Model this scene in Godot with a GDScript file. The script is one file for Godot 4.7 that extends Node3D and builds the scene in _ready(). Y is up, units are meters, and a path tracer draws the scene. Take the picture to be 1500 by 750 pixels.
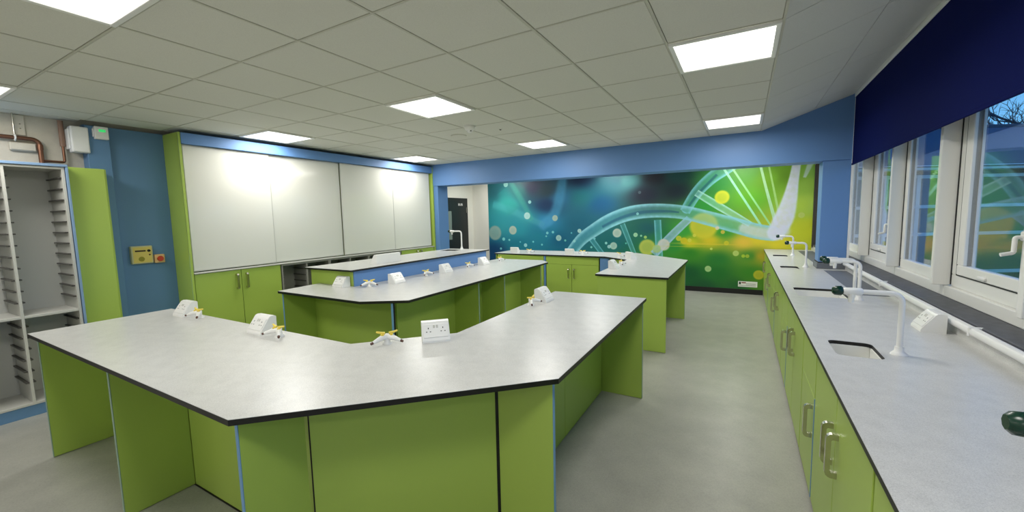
extends Node3D
# A school science laboratory: three banks of green student benches with grey tops, a window bench with sinks
# on the right, sliding whiteboards and tray storage on the left, a printed wall mural at the far end.

const CEILING := 2.657
const TOP := 0.90
var M := {}
var taken := {}

# ------------------------------------------------------------------ naming helpers
func numbered(called: String) -> String:
	if not taken.has(called):
		taken[called] = 0
		return called
	taken[called] += 1
	return "%s_%03d" % [called, taken[called]]

func thing(called: String, label: String, category: String, at := Vector3.ZERO, turn := 0.0, group := "") -> Node3D:
	var o := Node3D.new()
	o.name = numbered(called)
	add_child(o)
	o.position = at
	o.rotation.y = turn
	o.set_meta("label", label)
	o.set_meta("category", category)
	if group != "":
		o.set_meta("group", group)
	return o

func structure(called: String, label := "") -> Node3D:
	var o := Node3D.new()
	o.name = called
	add_child(o)
	o.set_meta("kind", "structure")
	if label != "":
		o.set_meta("label", label)
		o.set_meta("category", called.split("_")[0])
	return o

func put(mesh: Mesh, called: String, material: Material, parent: Node, at := Vector3.ZERO, turn := Vector3.ZERO) -> MeshInstance3D:
	var o := MeshInstance3D.new()
	o.mesh = mesh
	o.name = called
	o.material_override = material
	parent.add_child(o, true)
	o.position = at
	o.rotation = turn
	return o

func copy_of(o: Node3D, label: String, at: Vector3, turn := 0.0, group := "") -> Node3D:
	var c: Node3D = o.duplicate()
	c.name = numbered(String(o.name).rstrip("0123456789").trim_suffix("_"))
	add_child(c)
	c.position = at
	c.rotation.y = turn
	c.set_meta("label", label)
	if group != "":
		c.set_meta("group", group)
	return c

# ------------------------------------------------------------------ mesh helpers
func begin() -> SurfaceTool:
	var st := SurfaceTool.new()
	st.begin(Mesh.PRIMITIVE_TRIANGLES)
	st.set_smooth_group(-1)
	return st

func finish(st: SurfaceTool) -> ArrayMesh:
	st.generate_normals()
	return st.commit()

func tri(st: SurfaceTool, a: Vector3, b: Vector3, c: Vector3, out: Vector3) -> void:
	if (a - c).cross(a - b).dot(out) < 0.0:
		var t := b
		b = c
		c = t
	st.add_vertex(a)
	st.add_vertex(b)
	st.add_vertex(c)

func quad(st: SurfaceTool, a: Vector3, b: Vector3, c: Vector3, d: Vector3, out: Vector3) -> void:
	tri(st, a, b, c, out)
	tri(st, a, c, d, out)

var box_cache := {}
# A box with chamfered edges, centred on the origin.
func bevel_box(size: Vector3, bevel := 0.002) -> ArrayMesh:
	var key := "%.4f %.4f %.4f %.4f" % [size.x, size.y, size.z, bevel]
	if box_cache.has(key):
		return box_cache[key]
	var st := begin()
	add_box(st, -size * 0.5, size * 0.5, bevel)
	box_cache[key] = finish(st)
	return box_cache[key]

func add_box(st: SurfaceTool, lo: Vector3, hi: Vector3, bevel := 0.0) -> void:
	var c := (lo + hi) * 0.5
	var h := (hi - lo) * 0.5
	var b := minf(bevel, minf(h.x, minf(h.y, h.z)) * 0.6)
	var ax := [Vector3.RIGHT, Vector3.UP, Vector3.BACK]
	var hh := [h.x, h.y, h.z]
	for i in 3:
		var j := (i + 1) % 3
		var k := (i + 2) % 3
		var u: Vector3 = ax[j] * (hh[j] - b)
		var v: Vector3 = ax[k] * (hh[k] - b)
		for s in [-1.0, 1.0]:
			var n: Vector3 = ax[i] * s
			var m: Vector3 = c + ax[i] * (hh[i] * s)
			quad(st, m - u - v, m + u - v, m + u + v, m - u + v, n)
	if b <= 0.0:
		return
	for i in 3:
		var j := (i + 1) % 3
		var k := (i + 2) % 3
		for sj in [-1.0, 1.0]:
			for sk in [-1.0, 1.0]:
				var along: Vector3 = ax[i] * (hh[i] - b)
				var p: Vector3 = c + ax[j] * (hh[j] * sj) + ax[k] * ((hh[k] - b) * sk)
				var q: Vector3 = c + ax[j] * ((hh[j] - b) * sj) + ax[k] * (hh[k] * sk)
				quad(st, p - along, p + along, q + along, q - along, ax[j] * sj + ax[k] * sk)
	for sx in [-1.0, 1.0]:
		for sy in [-1.0, 1.0]:
			for sz in [-1.0, 1.0]:
				var p := Vector3(h.x * sx, (h.y - b) * sy, (h.z - b) * sz)
				var q := Vector3((h.x - b) * sx, h.y * sy, (h.z - b) * sz)
				var r := Vector3((h.x - b) * sx, (h.y - b) * sy, h.z * sz)
				tri(st, c + p, c + q, c + r, Vector3(sx, sy, sz))

func box(parent: Node, called: String, lo: Vector3, hi: Vector3, material: Material, bevel := 0.002) -> MeshInstance3D:
	return put(bevel_box((hi - lo).abs(), bevel), called, material, parent, (lo + hi) * 0.5)

# A polygon in plan (x, z) raised from y0 to y1.
func add_prism(st: SurfaceTool, poly: PackedVector2Array, y0: float, y1: float) -> void:
	var ids := Geometry2D.triangulate_polygon(poly)
	for i in range(0, ids.size(), 3):
		var a := poly[ids[i]]
		var b := poly[ids[i + 1]]
		var c := poly[ids[i + 2]]
		tri(st, Vector3(a.x, y1, a.y), Vector3(b.x, y1, b.y), Vector3(c.x, y1, c.y), Vector3.UP)
		tri(st, Vector3(a.x, y0, a.y), Vector3(b.x, y0, b.y), Vector3(c.x, y0, c.y), Vector3.DOWN)
	var clockwise := Geometry2D.is_polygon_clockwise(poly)
	for i in poly.size():
		var a := poly[i]
		var b := poly[(i + 1) % poly.size()]
		var d := b - a
		var n := Vector3(d.y, 0, -d.x)
		if clockwise:
			n = -n
		quad(st, Vector3(a.x, y0, a.y), Vector3(b.x, y0, b.y), Vector3(b.x, y1, b.y), Vector3(a.x, y1, a.y), n)

func prism(parent: Node, called: String, pts: Array, y0: float, y1: float, material: Material) -> MeshInstance3D:
	var st := begin()
	add_prism(st, plan(pts), y0, y1)
	return put(finish(st), called, material, parent)

func plan(pts: Array) -> PackedVector2Array:
	var poly := PackedVector2Array()
	for p in pts:
		poly.append(Vector2(p[0], p[1]))
	return poly

func inset(pts: Array, by: float) -> Array:
	var r := Geometry2D.offset_polygon(plan(pts), -by, Geometry2D.JOIN_MITER)
	var out := []
	for p in r[0]:
		out.append([p.x, p.y])
	return out

# A profile in (depth, height) extruded along x over a width, centred; depth runs along +z.
func add_profile(st: SurfaceTool, profile: Array, width: float) -> void:
	var poly := plan(profile)
	var ids := Geometry2D.triangulate_polygon(poly)
	for s in [-0.5, 0.5]:
		for i in range(0, ids.size(), 3):
			var a := poly[ids[i]]
			var b := poly[ids[i + 1]]
			var c := poly[ids[i + 2]]
			tri(st, Vector3(s * width, a.y, a.x), Vector3(s * width, b.y, b.x), Vector3(s * width, c.y, c.x), Vector3(s, 0, 0))
	var clockwise := Geometry2D.is_polygon_clockwise(poly)
	for i in poly.size():
		var a := poly[i]
		var b := poly[(i + 1) % poly.size()]
		var d := b - a
		var n := Vector3(0, -d.x, d.y)
		if clockwise:
			n = -n
		quad(st, Vector3(-0.5 * width, a.y, a.x), Vector3(0.5 * width, a.y, a.x), Vector3(0.5 * width, b.y, b.x), Vector3(-0.5 * width, b.y, b.x), n)

# A round tube through points; a radius for each point or one for all.
func add_tube(st: SurfaceTool, pts: Array, radii, sides := 12) -> void:
	var rings := []
	var side := Vector3.ZERO
	for i in pts.size():
		var p: Vector3 = pts[i]
		var d: Vector3
		if i == 0:
			d = pts[1] - p
		elif i == pts.size() - 1:
			d = p - pts[i - 1]
		else:
			d = (pts[i + 1] - p).normalized() + (p - pts[i - 1]).normalized()
		d = d.normalized()
		if side == Vector3.ZERO:
			side = d.cross(Vector3.UP if absf(d.y) < 0.9 else Vector3.RIGHT).normalized()
		else:
			side = (side - d * side.dot(d)).normalized()
		var up := d.cross(side)
		var r: float = radii[i] if radii is Array else radii
		var ring := []
		for k in sides:
			var a := TAU * k / sides
			ring.append(p + (side * cos(a) + up * sin(a)) * r)
		rings.append(ring)
	st.set_smooth_group(0)
	for i in pts.size() - 1:
		for k in sides:
			var k2 := (k + 1) % sides
			var mid: Vector3 = (rings[i][k] + rings[i + 1][k2]) * 0.5 - (pts[i] + pts[i + 1]) * 0.5
			quad(st, rings[i][k], rings[i][k2], rings[i + 1][k2], rings[i + 1][k], mid)
	st.set_smooth_group(-1)
	for e in [[0, 1], [pts.size() - 1, pts.size() - 2]]:
		var out: Vector3 = pts[e[0]] - pts[e[1]]
		for k in sides:
			tri(st, pts[e[0]], rings[e[0]][k], rings[e[0]][(k + 1) % sides], out)

func tube(parent: Node, called: String, pts: Array, radii, material: Material, sides := 12) -> MeshInstance3D:
	var st := begin()
	add_tube(st, pts, radii, sides)
	return put(finish(st), called, material, parent)

# Corner points replaced by arcs.
func rounded_path(pts: Array, r: float, steps := 6) -> Array:
	var out := [pts[0]]
	for i in range(1, pts.size() - 1):
		var p: Vector3 = pts[i]
		var a: Vector3 = p + (pts[i - 1] - p).normalized() * r
		var b: Vector3 = p + (pts[i + 1] - p).normalized() * r
		for k in steps + 1:
			var t := float(k) / steps
			out.append(a.lerp(p, t).lerp(p.lerp(b, t), t))
	out.append(pts[-1])
	return out

# A worktop plate with rounded-rectangle openings [x0, x1, z0, z1] of corner radius r.
func plate_with_holes(x0: float, x1: float, z0: float, z1: float, holes: Array, r: float, y0: float, y1: float) -> ArrayMesh:
	var st := begin()
	var z := z0
	for h in holes:
		add_box(st, Vector3(x0, y0, z), Vector3(x1, y1, h[2]))
		add_box(st, Vector3(x0, y0, h[2]), Vector3(h[0], y1, h[3]))
		add_box(st, Vector3(h[1], y0, h[2]), Vector3(x1, y1, h[3]))
		for cx in [0, 1]:
			for cz in [0, 1]:
				var corner := Vector2(h[cx], h[2 + cz])
				var mid := corner + Vector2(r if cx == 0 else -r, r if cz == 0 else -r)
				var poly := PackedVector2Array([corner])
				for k in 6:
					var a := PI * 0.5 * k / 5.0
					poly.append(mid + Vector2((-1.0 if cx == 0 else 1.0) * r * cos(a), (-1.0 if cz == 0 else 1.0) * r * sin(a)))
				add_prism(st, poly, y0, y1)
		z = h[3]
	add_box(st, Vector3(x0, y0, z), Vector3(x1, y1, z1))
	return finish(st)

# ------------------------------------------------------------------ materials
func plain(rgb: Array, rough := 0.5, metal := 0.0, spec := 0.5) -> StandardMaterial3D:
	var m := StandardMaterial3D.new()
	m.albedo_color = Color8(rgb[0], rgb[1], rgb[2])
	m.roughness = rough
	m.metallic = metal
	m.metallic_specular = spec
	return m

# A fine grain: a light base with random flecks, mapped in world metres.
func flecked(rgb: Array, spread: float, rough: float, tile: float, seed_no: int, patches := 0.0, size := 256) -> StandardMaterial3D:
	var rng := RandomNumberGenerator.new()
	rng.seed = seed_no
	var noise := FastNoiseLite.new()
	noise.seed = seed_no
	noise.frequency = 4.0 / size
	var im := Image.create(size, size, false, Image.FORMAT_RGB8)
	for y in size:
		for x in size:
			var v := rng.randf_range(-spread, spread)
			if rng.randf() < 0.06:
				v -= spread * 1.6
			if patches > 0.0:
				# blended across the borders so that the tile repeats without a seam
				var fx := float(x) / size
				var fy := float(y) / size
				var a := lerpf(noise.get_noise_2d(x, y), noise.get_noise_2d(x - size, y), fx)
				var b := lerpf(noise.get_noise_2d(x, y - size), noise.get_noise_2d(x - size, y - size), fx)
				v += lerpf(a, b, fy) * patches
			im.set_pixel(x, y, Color(1.0 + v, 1.0 + v, 1.0 + v) * Color(0.85, 0.85, 0.85))
	im.generate_mipmaps()
	var m := plain(rgb, rough)
	m.albedo_color = Color8(mini(255, int(rgb[0] / 0.85)), mini(255, int(rgb[1] / 0.85)), mini(255, int(rgb[2] / 0.85)))
	m.albedo_texture = ImageTexture.create_from_image(im)
	m.uv1_triplanar = true
	m.uv1_world_triplanar = true
	m.uv1_scale = Vector3.ONE / tile
	return m

func glow(rgb: Array, energy: float) -> StandardMaterial3D:
	var m := plain(rgb, 0.4)
	m.emission_enabled = true
	m.emission = Color8(rgb[0], rgb[1], rgb[2])
	m.emission_energy_multiplier = energy
	return m

func make_materials() -> void:
	M.green = plain([167, 193, 87], 0.36)
	M.pale_edge = plain([140, 166, 150], 0.45)
	M.blue = plain([98, 140, 196], 0.5)
	M.blue_edge = plain([112, 158, 204], 0.4)
	M.wall_blue = plain([98, 138, 178], 0.55)
	M.top = flecked([205, 205, 203], 0.06, 0.28, 0.42, 11, 0.05)
	M.core = plain([10, 10, 11], 0.45)
	M.infill = flecked([104, 108, 116], 0.05, 0.5, 0.42, 14)
	M.floor = flecked([164, 163, 156], 0.03, 0.36, 1.3, 5, 0.09)
	M.tile = flecked([218, 218, 208], 0.02, 0.85, 0.6, 21)
	M.slope = flecked([214, 216, 212], 0.02, 0.8, 0.6, 22)
	M.grid = plain([196, 195, 182], 0.5)
	M.white_wall = plain([228, 225, 215], 0.8)
	M.cream_wall = flecked([206, 200, 186], 0.02, 0.85, 0.5, 23, 0.06)
	M.board = plain([226, 226, 219], 0.12)
	M.white = plain([238, 238, 236], 0.3)
	M.upvc = plain([236, 236, 232], 0.28)
	M.gasket = plain([22, 23, 25], 0.6)
	M.yellow = plain([240, 216, 92], 0.4)
	M.brown = plain([92, 60, 48], 0.5)
	M.chrome = plain([205, 200, 188], 0.22, 1.0)
	M.navy = flecked([18, 27, 84], 0.06, 0.8, 0.3, 31)
	M.navy.metallic_specular = 0.15
	M.slate = flecked([82, 84, 90], 0.05, 0.55, 0.4, 33, 0.25)
	M.grey_frame = plain([196, 196, 190], 0.45)
	M.grey_inside = plain([142, 141, 137], 0.6)
	M.runner = plain([72, 70, 66], 0.4)
	M.copper = plain([128, 92, 74], 0.42, 0.9)
	M.surround = plain([128, 158, 194], 0.5)
	M.door_black = plain([24, 26, 26], 0.4)
	M.knob = plain([10, 52, 40], 0.25)
	M.black = plain([12, 12, 12], 0.6)
	M.taupe = plain([66, 60, 52], 0.7)
	M.basin = plain([240, 240, 234], 0.2)
	M.led = glow([255, 253, 246], 2.4)
	var g := StandardMaterial3D.new()
	g.albedo_color = Color(0.82, 0.9, 0.95, 0.03)
	g.transparency = BaseMaterial3D.TRANSPARENCY_ALPHA
	g.roughness = 0.02
	g.metallic_specular = 0.5
	M.glass = g

# ------------------------------------------------------------------ camera, sky, light
func _ready() -> void:
	var cam := Camera3D.new()
	cam.name = "camera"
	add_child(cam)
	cam.position = Vector3(0, 1.64, 0)
	cam.basis = Basis.from_euler(Vector3(-0.0972308, 0.5154788, -0.0226354), EULER_ORDER_YXZ)
	cam.fov = rad_to_deg(2.0 * atan(375.0 / 599.79))
	cam.near = 0.05
	cam.far = 200.0
	cam.current = true

	var sky_material := ProceduralSkyMaterial.new()
	sky_material.sky_top_color = Color(0.2, 0.42, 0.72)
	sky_material.sky_horizon_color = Color(0.5, 0.78, 0.93)
	sky_material.ground_bottom_color = Color(0.12, 0.15, 0.12)
	sky_material.ground_horizon_color = Color(0.3, 0.4, 0.42)
	sky_material.sky_energy_multiplier = 1.35
	var sky := Sky.new()
	sky.sky_material = sky_material
	var env := Environment.new()
	env.background_mode = Environment.BG_SKY
	env.sky = sky
	env.ambient_light_source = Environment.AMBIENT_SOURCE_SKY
	env.tonemap_mode = Environment.TONE_MAPPER_LINEAR
	env.tonemap_exposure = 1.0
	env.sdfgi_enabled = true
	env.ssao_enabled = true
	env.ssil_enabled = true
	var world := WorldEnvironment.new()
	world.name = "world_environment"
	world.environment = env
	add_child(world)

	make_materials()
	build_lights()
	build_shell()
	build_ceiling()
	build_windows()
	build_outside()
	build_mural()
	build_front_desk()
	build_middle_desk()
	build_teacher_desk()
	build_rear_desk()
	build_window_bench()
	build_board_wall()
	build_tray_lockers()
	build_left_wall_fittings()
	build_pods_and_taps()

const LIGHT_ENERGY := 1.55
const LIGHT_TINT := Color(1.0, 0.99, 0.965)

func ceiling_light(x: float, z: float, label: String, group: String) -> void:
	var t := thing("ceiling_light", label, "light", Vector3(x, CEILING, z), 0.0, group)
	var st := begin()
	for s in [-1, 1]:
		add_box(st, Vector3(-0.292, -0.012, 0.279 * s - 0.013), Vector3(0.292, 0.004, 0.279 * s + 0.013), 0.002)
		add_box(st, Vector3(0.279 * s - 0.013, -0.012, -0.266), Vector3(0.279 * s + 0.013, 0.004, 0.266), 0.002)
	put(finish(st), "frame", M.white, t)
	box(t, "diffuser", Vector3(-0.266, -0.004, -0.266), Vector3(0.266, 0.004, 0.266), M.led, 0.0)
	var l := AreaLight3D.new()
	l.name = "lamp"
	l.area_size = Vector2(0.53, 0.53)
	l.area_normalize_energy = true
	l.light_energy = LIGHT_ENERGY
	l.light_color = LIGHT_TINT
	l.area_range = 14.0
	l.shadow_enabled = true
	t.add_child(l)
	l.position = Vector3(0, -0.014, 0)
	l.rotation.x = -PI / 2

func build_lights() -> void:
	var g := "square panel lights in the tiled ceiling"
	var near_desk := ["square panel light above the end of the window bench cupboards", "square panel light over the front green bench, its near half cut by the grid", "square panel light in front of the grey tray lockers"]
	var mid := ["large square panel light beside the sloping ceiling strip", "square panel light next to the smoke detector", "square panel light above the left pair of whiteboards"]
	var far := ["square panel light beside the blue beam and the sloping ceiling", "square panel light just before the middle of the blue beam", "square panel light where the whiteboards meet the blue beam"]
	var xs := [-0.14, -2.54, -4.94]
	for i in 3:
		ceiling_light(xs[i], -0.64, near_desk[i], g)
		ceiling_light(xs[i], -3.04, mid[i], g)
		ceiling_light(xs[i], -5.44, far[i], g)
		ceiling_light(xs[i], 1.76, ["square panel light by the back wall on the window side", "square panel light by the back wall over the middle", "square panel light by the back wall on the locker side"][i], g)
	var rear := ["on the window side", "over the middle of the bay", "by the black door"]
	for i in 3:
		ceiling_light(-0.1 - 2.6 * i, -7.3, "square panel light just behind the blue beam " + rear[i], "square panel lights behind the blue beam")
		ceiling_light(-0.1 - 2.6 * i, -8.5, "square panel light close before the mural " + rear[i], "square panel lights behind the blue beam")

# ------------------------------------------------------------------ room shell
func build_shell() -> void:
	var f := structure("floor", "smooth grey speckled vinyl floor")
	box(f, "vinyl", Vector3(-6.6, -0.1, -9.4), Vector3(1.55, 0.0, 2.8), M.floor, 0.0)

	var wl := structure("wall_left", "painted left wall, cream above the lockers and blue beside the whiteboards")
	box(wl, "plaster", Vector3(-5.95, 0, -1.53), Vector3(-5.75, CEILING + 0.35, 2.8), M.cream_wall, 0.0)
	box(wl, "blue_plaster", Vector3(-5.95, 0, -6.65), Vector3(-5.66, CEILING - 0.03, -1.53), M.wall_blue, 0.0)
	box(wl, "upper_plaster", Vector3(-5.95, CEILING - 0.03, -6.65), Vector3(-5.75, CEILING + 0.35, -1.53), M.cream_wall, 0.0)
	box(wl, "boxed_pilaster", Vector3(-5.66, 0, -1.70), Vector3(-5.615, CEILING - 0.04, -1.53), M.wall_blue, 0.003)
	box(wl, "bay_plaster", Vector3(-6.6, 0, -9.4), Vector3(-6.4, CEILING + 0.35, -6.3), M.white_wall, 0.0)
	box(wl, "bay_return", Vector3(-6.6, 0, -6.65), Vector3(-5.95, CEILING + 0.35, -6.45), M.white_wall, 0.0)

	var wr := structure("wall_rear", "white rear wall at the end of the bay beyond the beam")
	box(wr, "plaster", Vector3(-6.4, 0, -9.42), Vector3(1.6, CEILING + 0.35, -9.21), M.white_wall, 0.0)
	var bw := structure("wall_back", "white wall at the back of the room")
	box(bw, "plaster", Vector3(-5.95, 0, 2.6), Vector3(1.6, CEILING + 0.45, 2.8), M.white_wall, 0.0)

	var br := structure("baseboard_rear", "black skirting under the mural")
	box(br, "skirting", Vector3(-6.4, 0, -9.21), Vector3(0.36, 0.1, -9.19), M.black, 0.002)
	var t1 := structure("trim_1", "dark vertical strip between the mural and the end window")
	box(t1, "strip", Vector3(1.095, 0.96, -9.21), Vector3(1.17, 2.6, -9.17), M.taupe, 0.002)

	# beam across the room, its top following the ceiling
	var beam := structure("trim_2", "deep blue painted beam across the room")
	var st := begin()
	var prof := [[-5.66, 2.26], [1.10, 2.222], [1.10, 3.0], [0.2, 2.70], [-5.66, 2.70]]
	var poly := plan(prof)
	var ids := Geometry2D.triangulate_polygon(poly)
	for z in [-6.3, -6.65]:
		for i in range(0, ids.size(), 3):
			var p := []
			for k in 3:
				p.append(Vector3(poly[ids[i + k]].x, poly[ids[i + k]].y, z))
			tri(st, p[0], p[1], p[2], Vector3(0, 0, 1.0 if z > -6.5 else -1.0))
	for i in poly.size():
		var a := poly[i]
		var b := poly[(i + 1) % poly.size()]
		quad(st, Vector3(a.x, a.y, -6.3), Vector3(b.x, b.y, -6.3), Vector3(b.x, b.y, -6.65), Vector3(a.x, a.y, -6.65), Vector3((a.x + b.x) * 0.5 + 2.2, (a.y + b.y) * 0.5 - 2.5, 0))
	put(finish(st), "beam", M.blue, beam)
	box(beam, "wall_post", Vector3(-5.66, 0, -6.62), Vector3(-5.205, 2.262, -6.315), M.blue, 0.004)
	box(beam, "window_post", Vector3(0.825, 0.982, -6.6), Vector3(1.10, 2.224, -6.315), M.blue, 0.004)
	box(beam, "window_post_base", Vector3(0.81, TOP, -6.62), Vector3(1.112, 0.972, -6.3), M.infill, 0.003)
	box(beam, "window_post_joint", Vector3(0.822, 0.972, -6.61), Vector3(1.102, 0.982, -6.31), M.black, 0.0)

	# black door on the left wall of the rear bay
	var d := structure("door_1", "black door with a glazed slot in the white wall of the rear bay")
	box(d, "door_frame", Vector3(-6.4, 0, -8.93), Vector3(-6.375, 2.13, -7.86), M.door_black, 0.003)
	var leaf := box(d, "leaf", Vector3(-6.375, 0.01, -8.86), Vector3(-6.362, 2.06, -7.93), M.door_black, 0.003)
	box(leaf, "glazed_slot", Vector3(0.0, 0.05, 0.18), Vector3(0.0095, 0.76, 0.40), plain([120, 130, 122], 0.1), 0.002)
	box(leaf, "hinge", Vector3(0.004, 0.72, -0.462), Vector3(0.014, 0.86, -0.448), M.chrome, 0.002)
	var text := TextMesh.new()
	text.text = "E0.05"
	text.font_size = 22
	text.pixel_size = 0.0035
	text.depth = 0.002
	put(text, "room_number", M.white, leaf, Vector3(0.0085, 0.93, -0.2), Vector3(0, PI / 2, 0))

# ------------------------------------------------------------------ ceiling
func build_ceiling() -> void:
	var c := structure("ceiling", "suspended ceiling of square mineral tiles in a thin grid, sloping up to the windows")
	box(c, "deck", Vector3(-6.6, CEILING + 0.06, -9.4), Vector3(0.2, CEILING + 0.2, 2.8), M.tile, 0.0)
	var lit := {}
	for x in [-0.14, -2.54, -4.94]:
		for z in [1.76, -0.64, -3.04, -5.44]:
			lit["%.1f %.1f" % [x, z]] = true
	var whole := bevel_box(Vector3(0.583, 0.018, 0.585), 0.003)
	var slim := bevel_box(Vector3(0.36, 0.018, 0.585), 0.003)
	for i in 10:
		var x := -0.14 - 0.6 * i
		for j in 15:
			var z := 2.36 - 0.6 * j
			if z < -6.1 or lit.has("%.1f %.1f" % [x, z]):
				continue
			if i == 9:
				put(slim, "ceiling_tile", M.tile, c, Vector3(-5.43, CEILING + 0.013, z))
			else:
				put(whole, "ceiling_tile", M.tile, c, Vector3(x, CEILING + 0.013, z))
	for i in 10:
		var x := 0.16 - 0.6 * i
		box(c, "grid_rail", Vector3(x - 0.007, CEILING + 0.001, -6.3), Vector3(x + 0.007, CEILING + 0.03, 2.6), M.grid, 0.001)
	for j in 16:
		var z := 2.66 - 0.6 * j
		if z > -6.3 and z < 2.6:
			box(c, "cross_rail", Vector3(-5.6, CEILING + 0.002, z - 0.006), Vector3(0.16, CEILING + 0.028, z + 0.006), M.grid, 0.001)
	# left edge margin above the wall units
	box(c, "edge_strip", Vector3(-5.75, CEILING, -1.5), Vector3(-5.6, CEILING + 0.03, 2.6), M.tile, 0.0)
	box(c, "bay_ceiling", Vector3(-6.4, CEILING + 0.004, -9.21), Vector3(1.1, CEILING + 0.05, -6.65), M.tile, 0.0)
	# strip rising to the window head, in panels
	var a := Vector2(0.165, 2.657)
	var b := Vector2(1.085, 2.972)
	var cuts := [0.0, 0.59, 1.0]
	var rows := [2.6]
	for k in 15:
		rows.append(2.06 - 0.6 * k)
	rows[-1] = -6.3
	var slope := b - a
	for k in rows.size() - 1:
		for i in 2:
			var st := begin()
			var p: Vector2 = a + slope * cuts[i] + slope.normalized() * 0.0025
			var q: Vector2 = a + slope * cuts[i + 1] - slope.normalized() * 0.0025
			var up := Vector2(-slope.y, slope.x).normalized() * 0.02
			var z0: float = rows[k] - 0.003
			var z1: float = rows[k + 1] + 0.003
			if i == 1 and k % 2 == 1:
				continue
			if i == 1 and k + 2 < rows.size():
				z1 = rows[k + 2] + 0.003
			var c8 := []
			for z in [z0, z1]:
				for v in [p, q, q + up, p + up]:
					c8.append(Vector3(v.x, v.y, z))
			var mid: Vector3 = (c8[0] + c8[6]) * 0.5
			for f in [[0, 1, 2, 3], [4, 5, 6, 7], [0, 1, 5, 4], [1, 2, 6, 5], [2, 3, 7, 6], [3, 0, 4, 7]]:
				var fc: Vector3 = (c8[f[0]] + c8[f[2]]) * 0.5
				quad(st, c8[f[0]], c8[f[1]], c8[f[2]], c8[f[3]], fc - mid)
			put(finish(st), "sloping_panel", M.slope, c)
	var back := begin()
	for e in [[0.0]]:
		quad(back, Vector3(0.1, 2.675, 2.8), Vector3(1.1, 3.02, 2.8), Vector3(1.1, 3.02, -9.4), Vector3(0.1, 2.675, -9.4), Vector3.DOWN)
		quad(back, Vector3(0.1, 2.78, 2.8), Vector3(1.1, 3.12, 2.8), Vector3(1.1, 3.12, -9.4), Vector3(0.1, 2.78, -9.4), Vector3.UP)
	put(finish(back), "sloping_deck", M.grid, c)

	var s := thing("smoke_detector", "small white domed smoke detector on a ceiling tile", "detector", Vector3(-2.72, CEILING + 0.004, -3.9))
	tube(s, "base", [Vector3(0, 0, 0), Vector3(0, -0.018, 0)], [0.05, 0.052], M.white, 24)
	tube(s, "dome", [Vector3(0, -0.018, 0), Vector3(0, -0.03, 0), Vector3(0, -0.04, 0)], [0.046, 0.044, 0.034], M.white, 24)
	tube(s, "sensing_chamber", [Vector3(0, -0.04, 0), Vector3(0, -0.058, 0)], [0.026, 0.022], M.white, 20)
	box(s, "indicator", Vector3(0.018, -0.052, 0.012), Vector3(0.027, -0.044, 0.02), M.black, 0.001)
	s.scale = Vector3.ONE * 1.25
	var v := thing("ceiling_speaker", "flat round white disc flush in a ceiling tile", "ceiling disc", Vector3(-3.147, CEILING + 0.004, -4.268))
	tube(v, "rim", [Vector3(0, 0, 0), Vector3(0, -0.008, 0)], [0.1, 0.096], M.grid, 32)
	tube(v, "face", [Vector3(0, -0.008, 0), Vector3(0, -0.011, 0)], [0.088, 0.086], M.tile, 32)
	var e2 := thing("ceiling_sensor", "tiny dark sensor dot in a ceiling tile", "sensor", Vector3(-2.532, CEILING + 0.004, -4.26))
	tube(e2, "bezel", [Vector3(0, 0, 0), Vector3(0, -0.004, 0)], [0.018, 0.017], M.grid, 16)
	tube(e2, "lens", [Vector3(0, -0.004, 0), Vector3(0, -0.009, 0)], [0.011, 0.008], M.black, 16)

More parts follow.
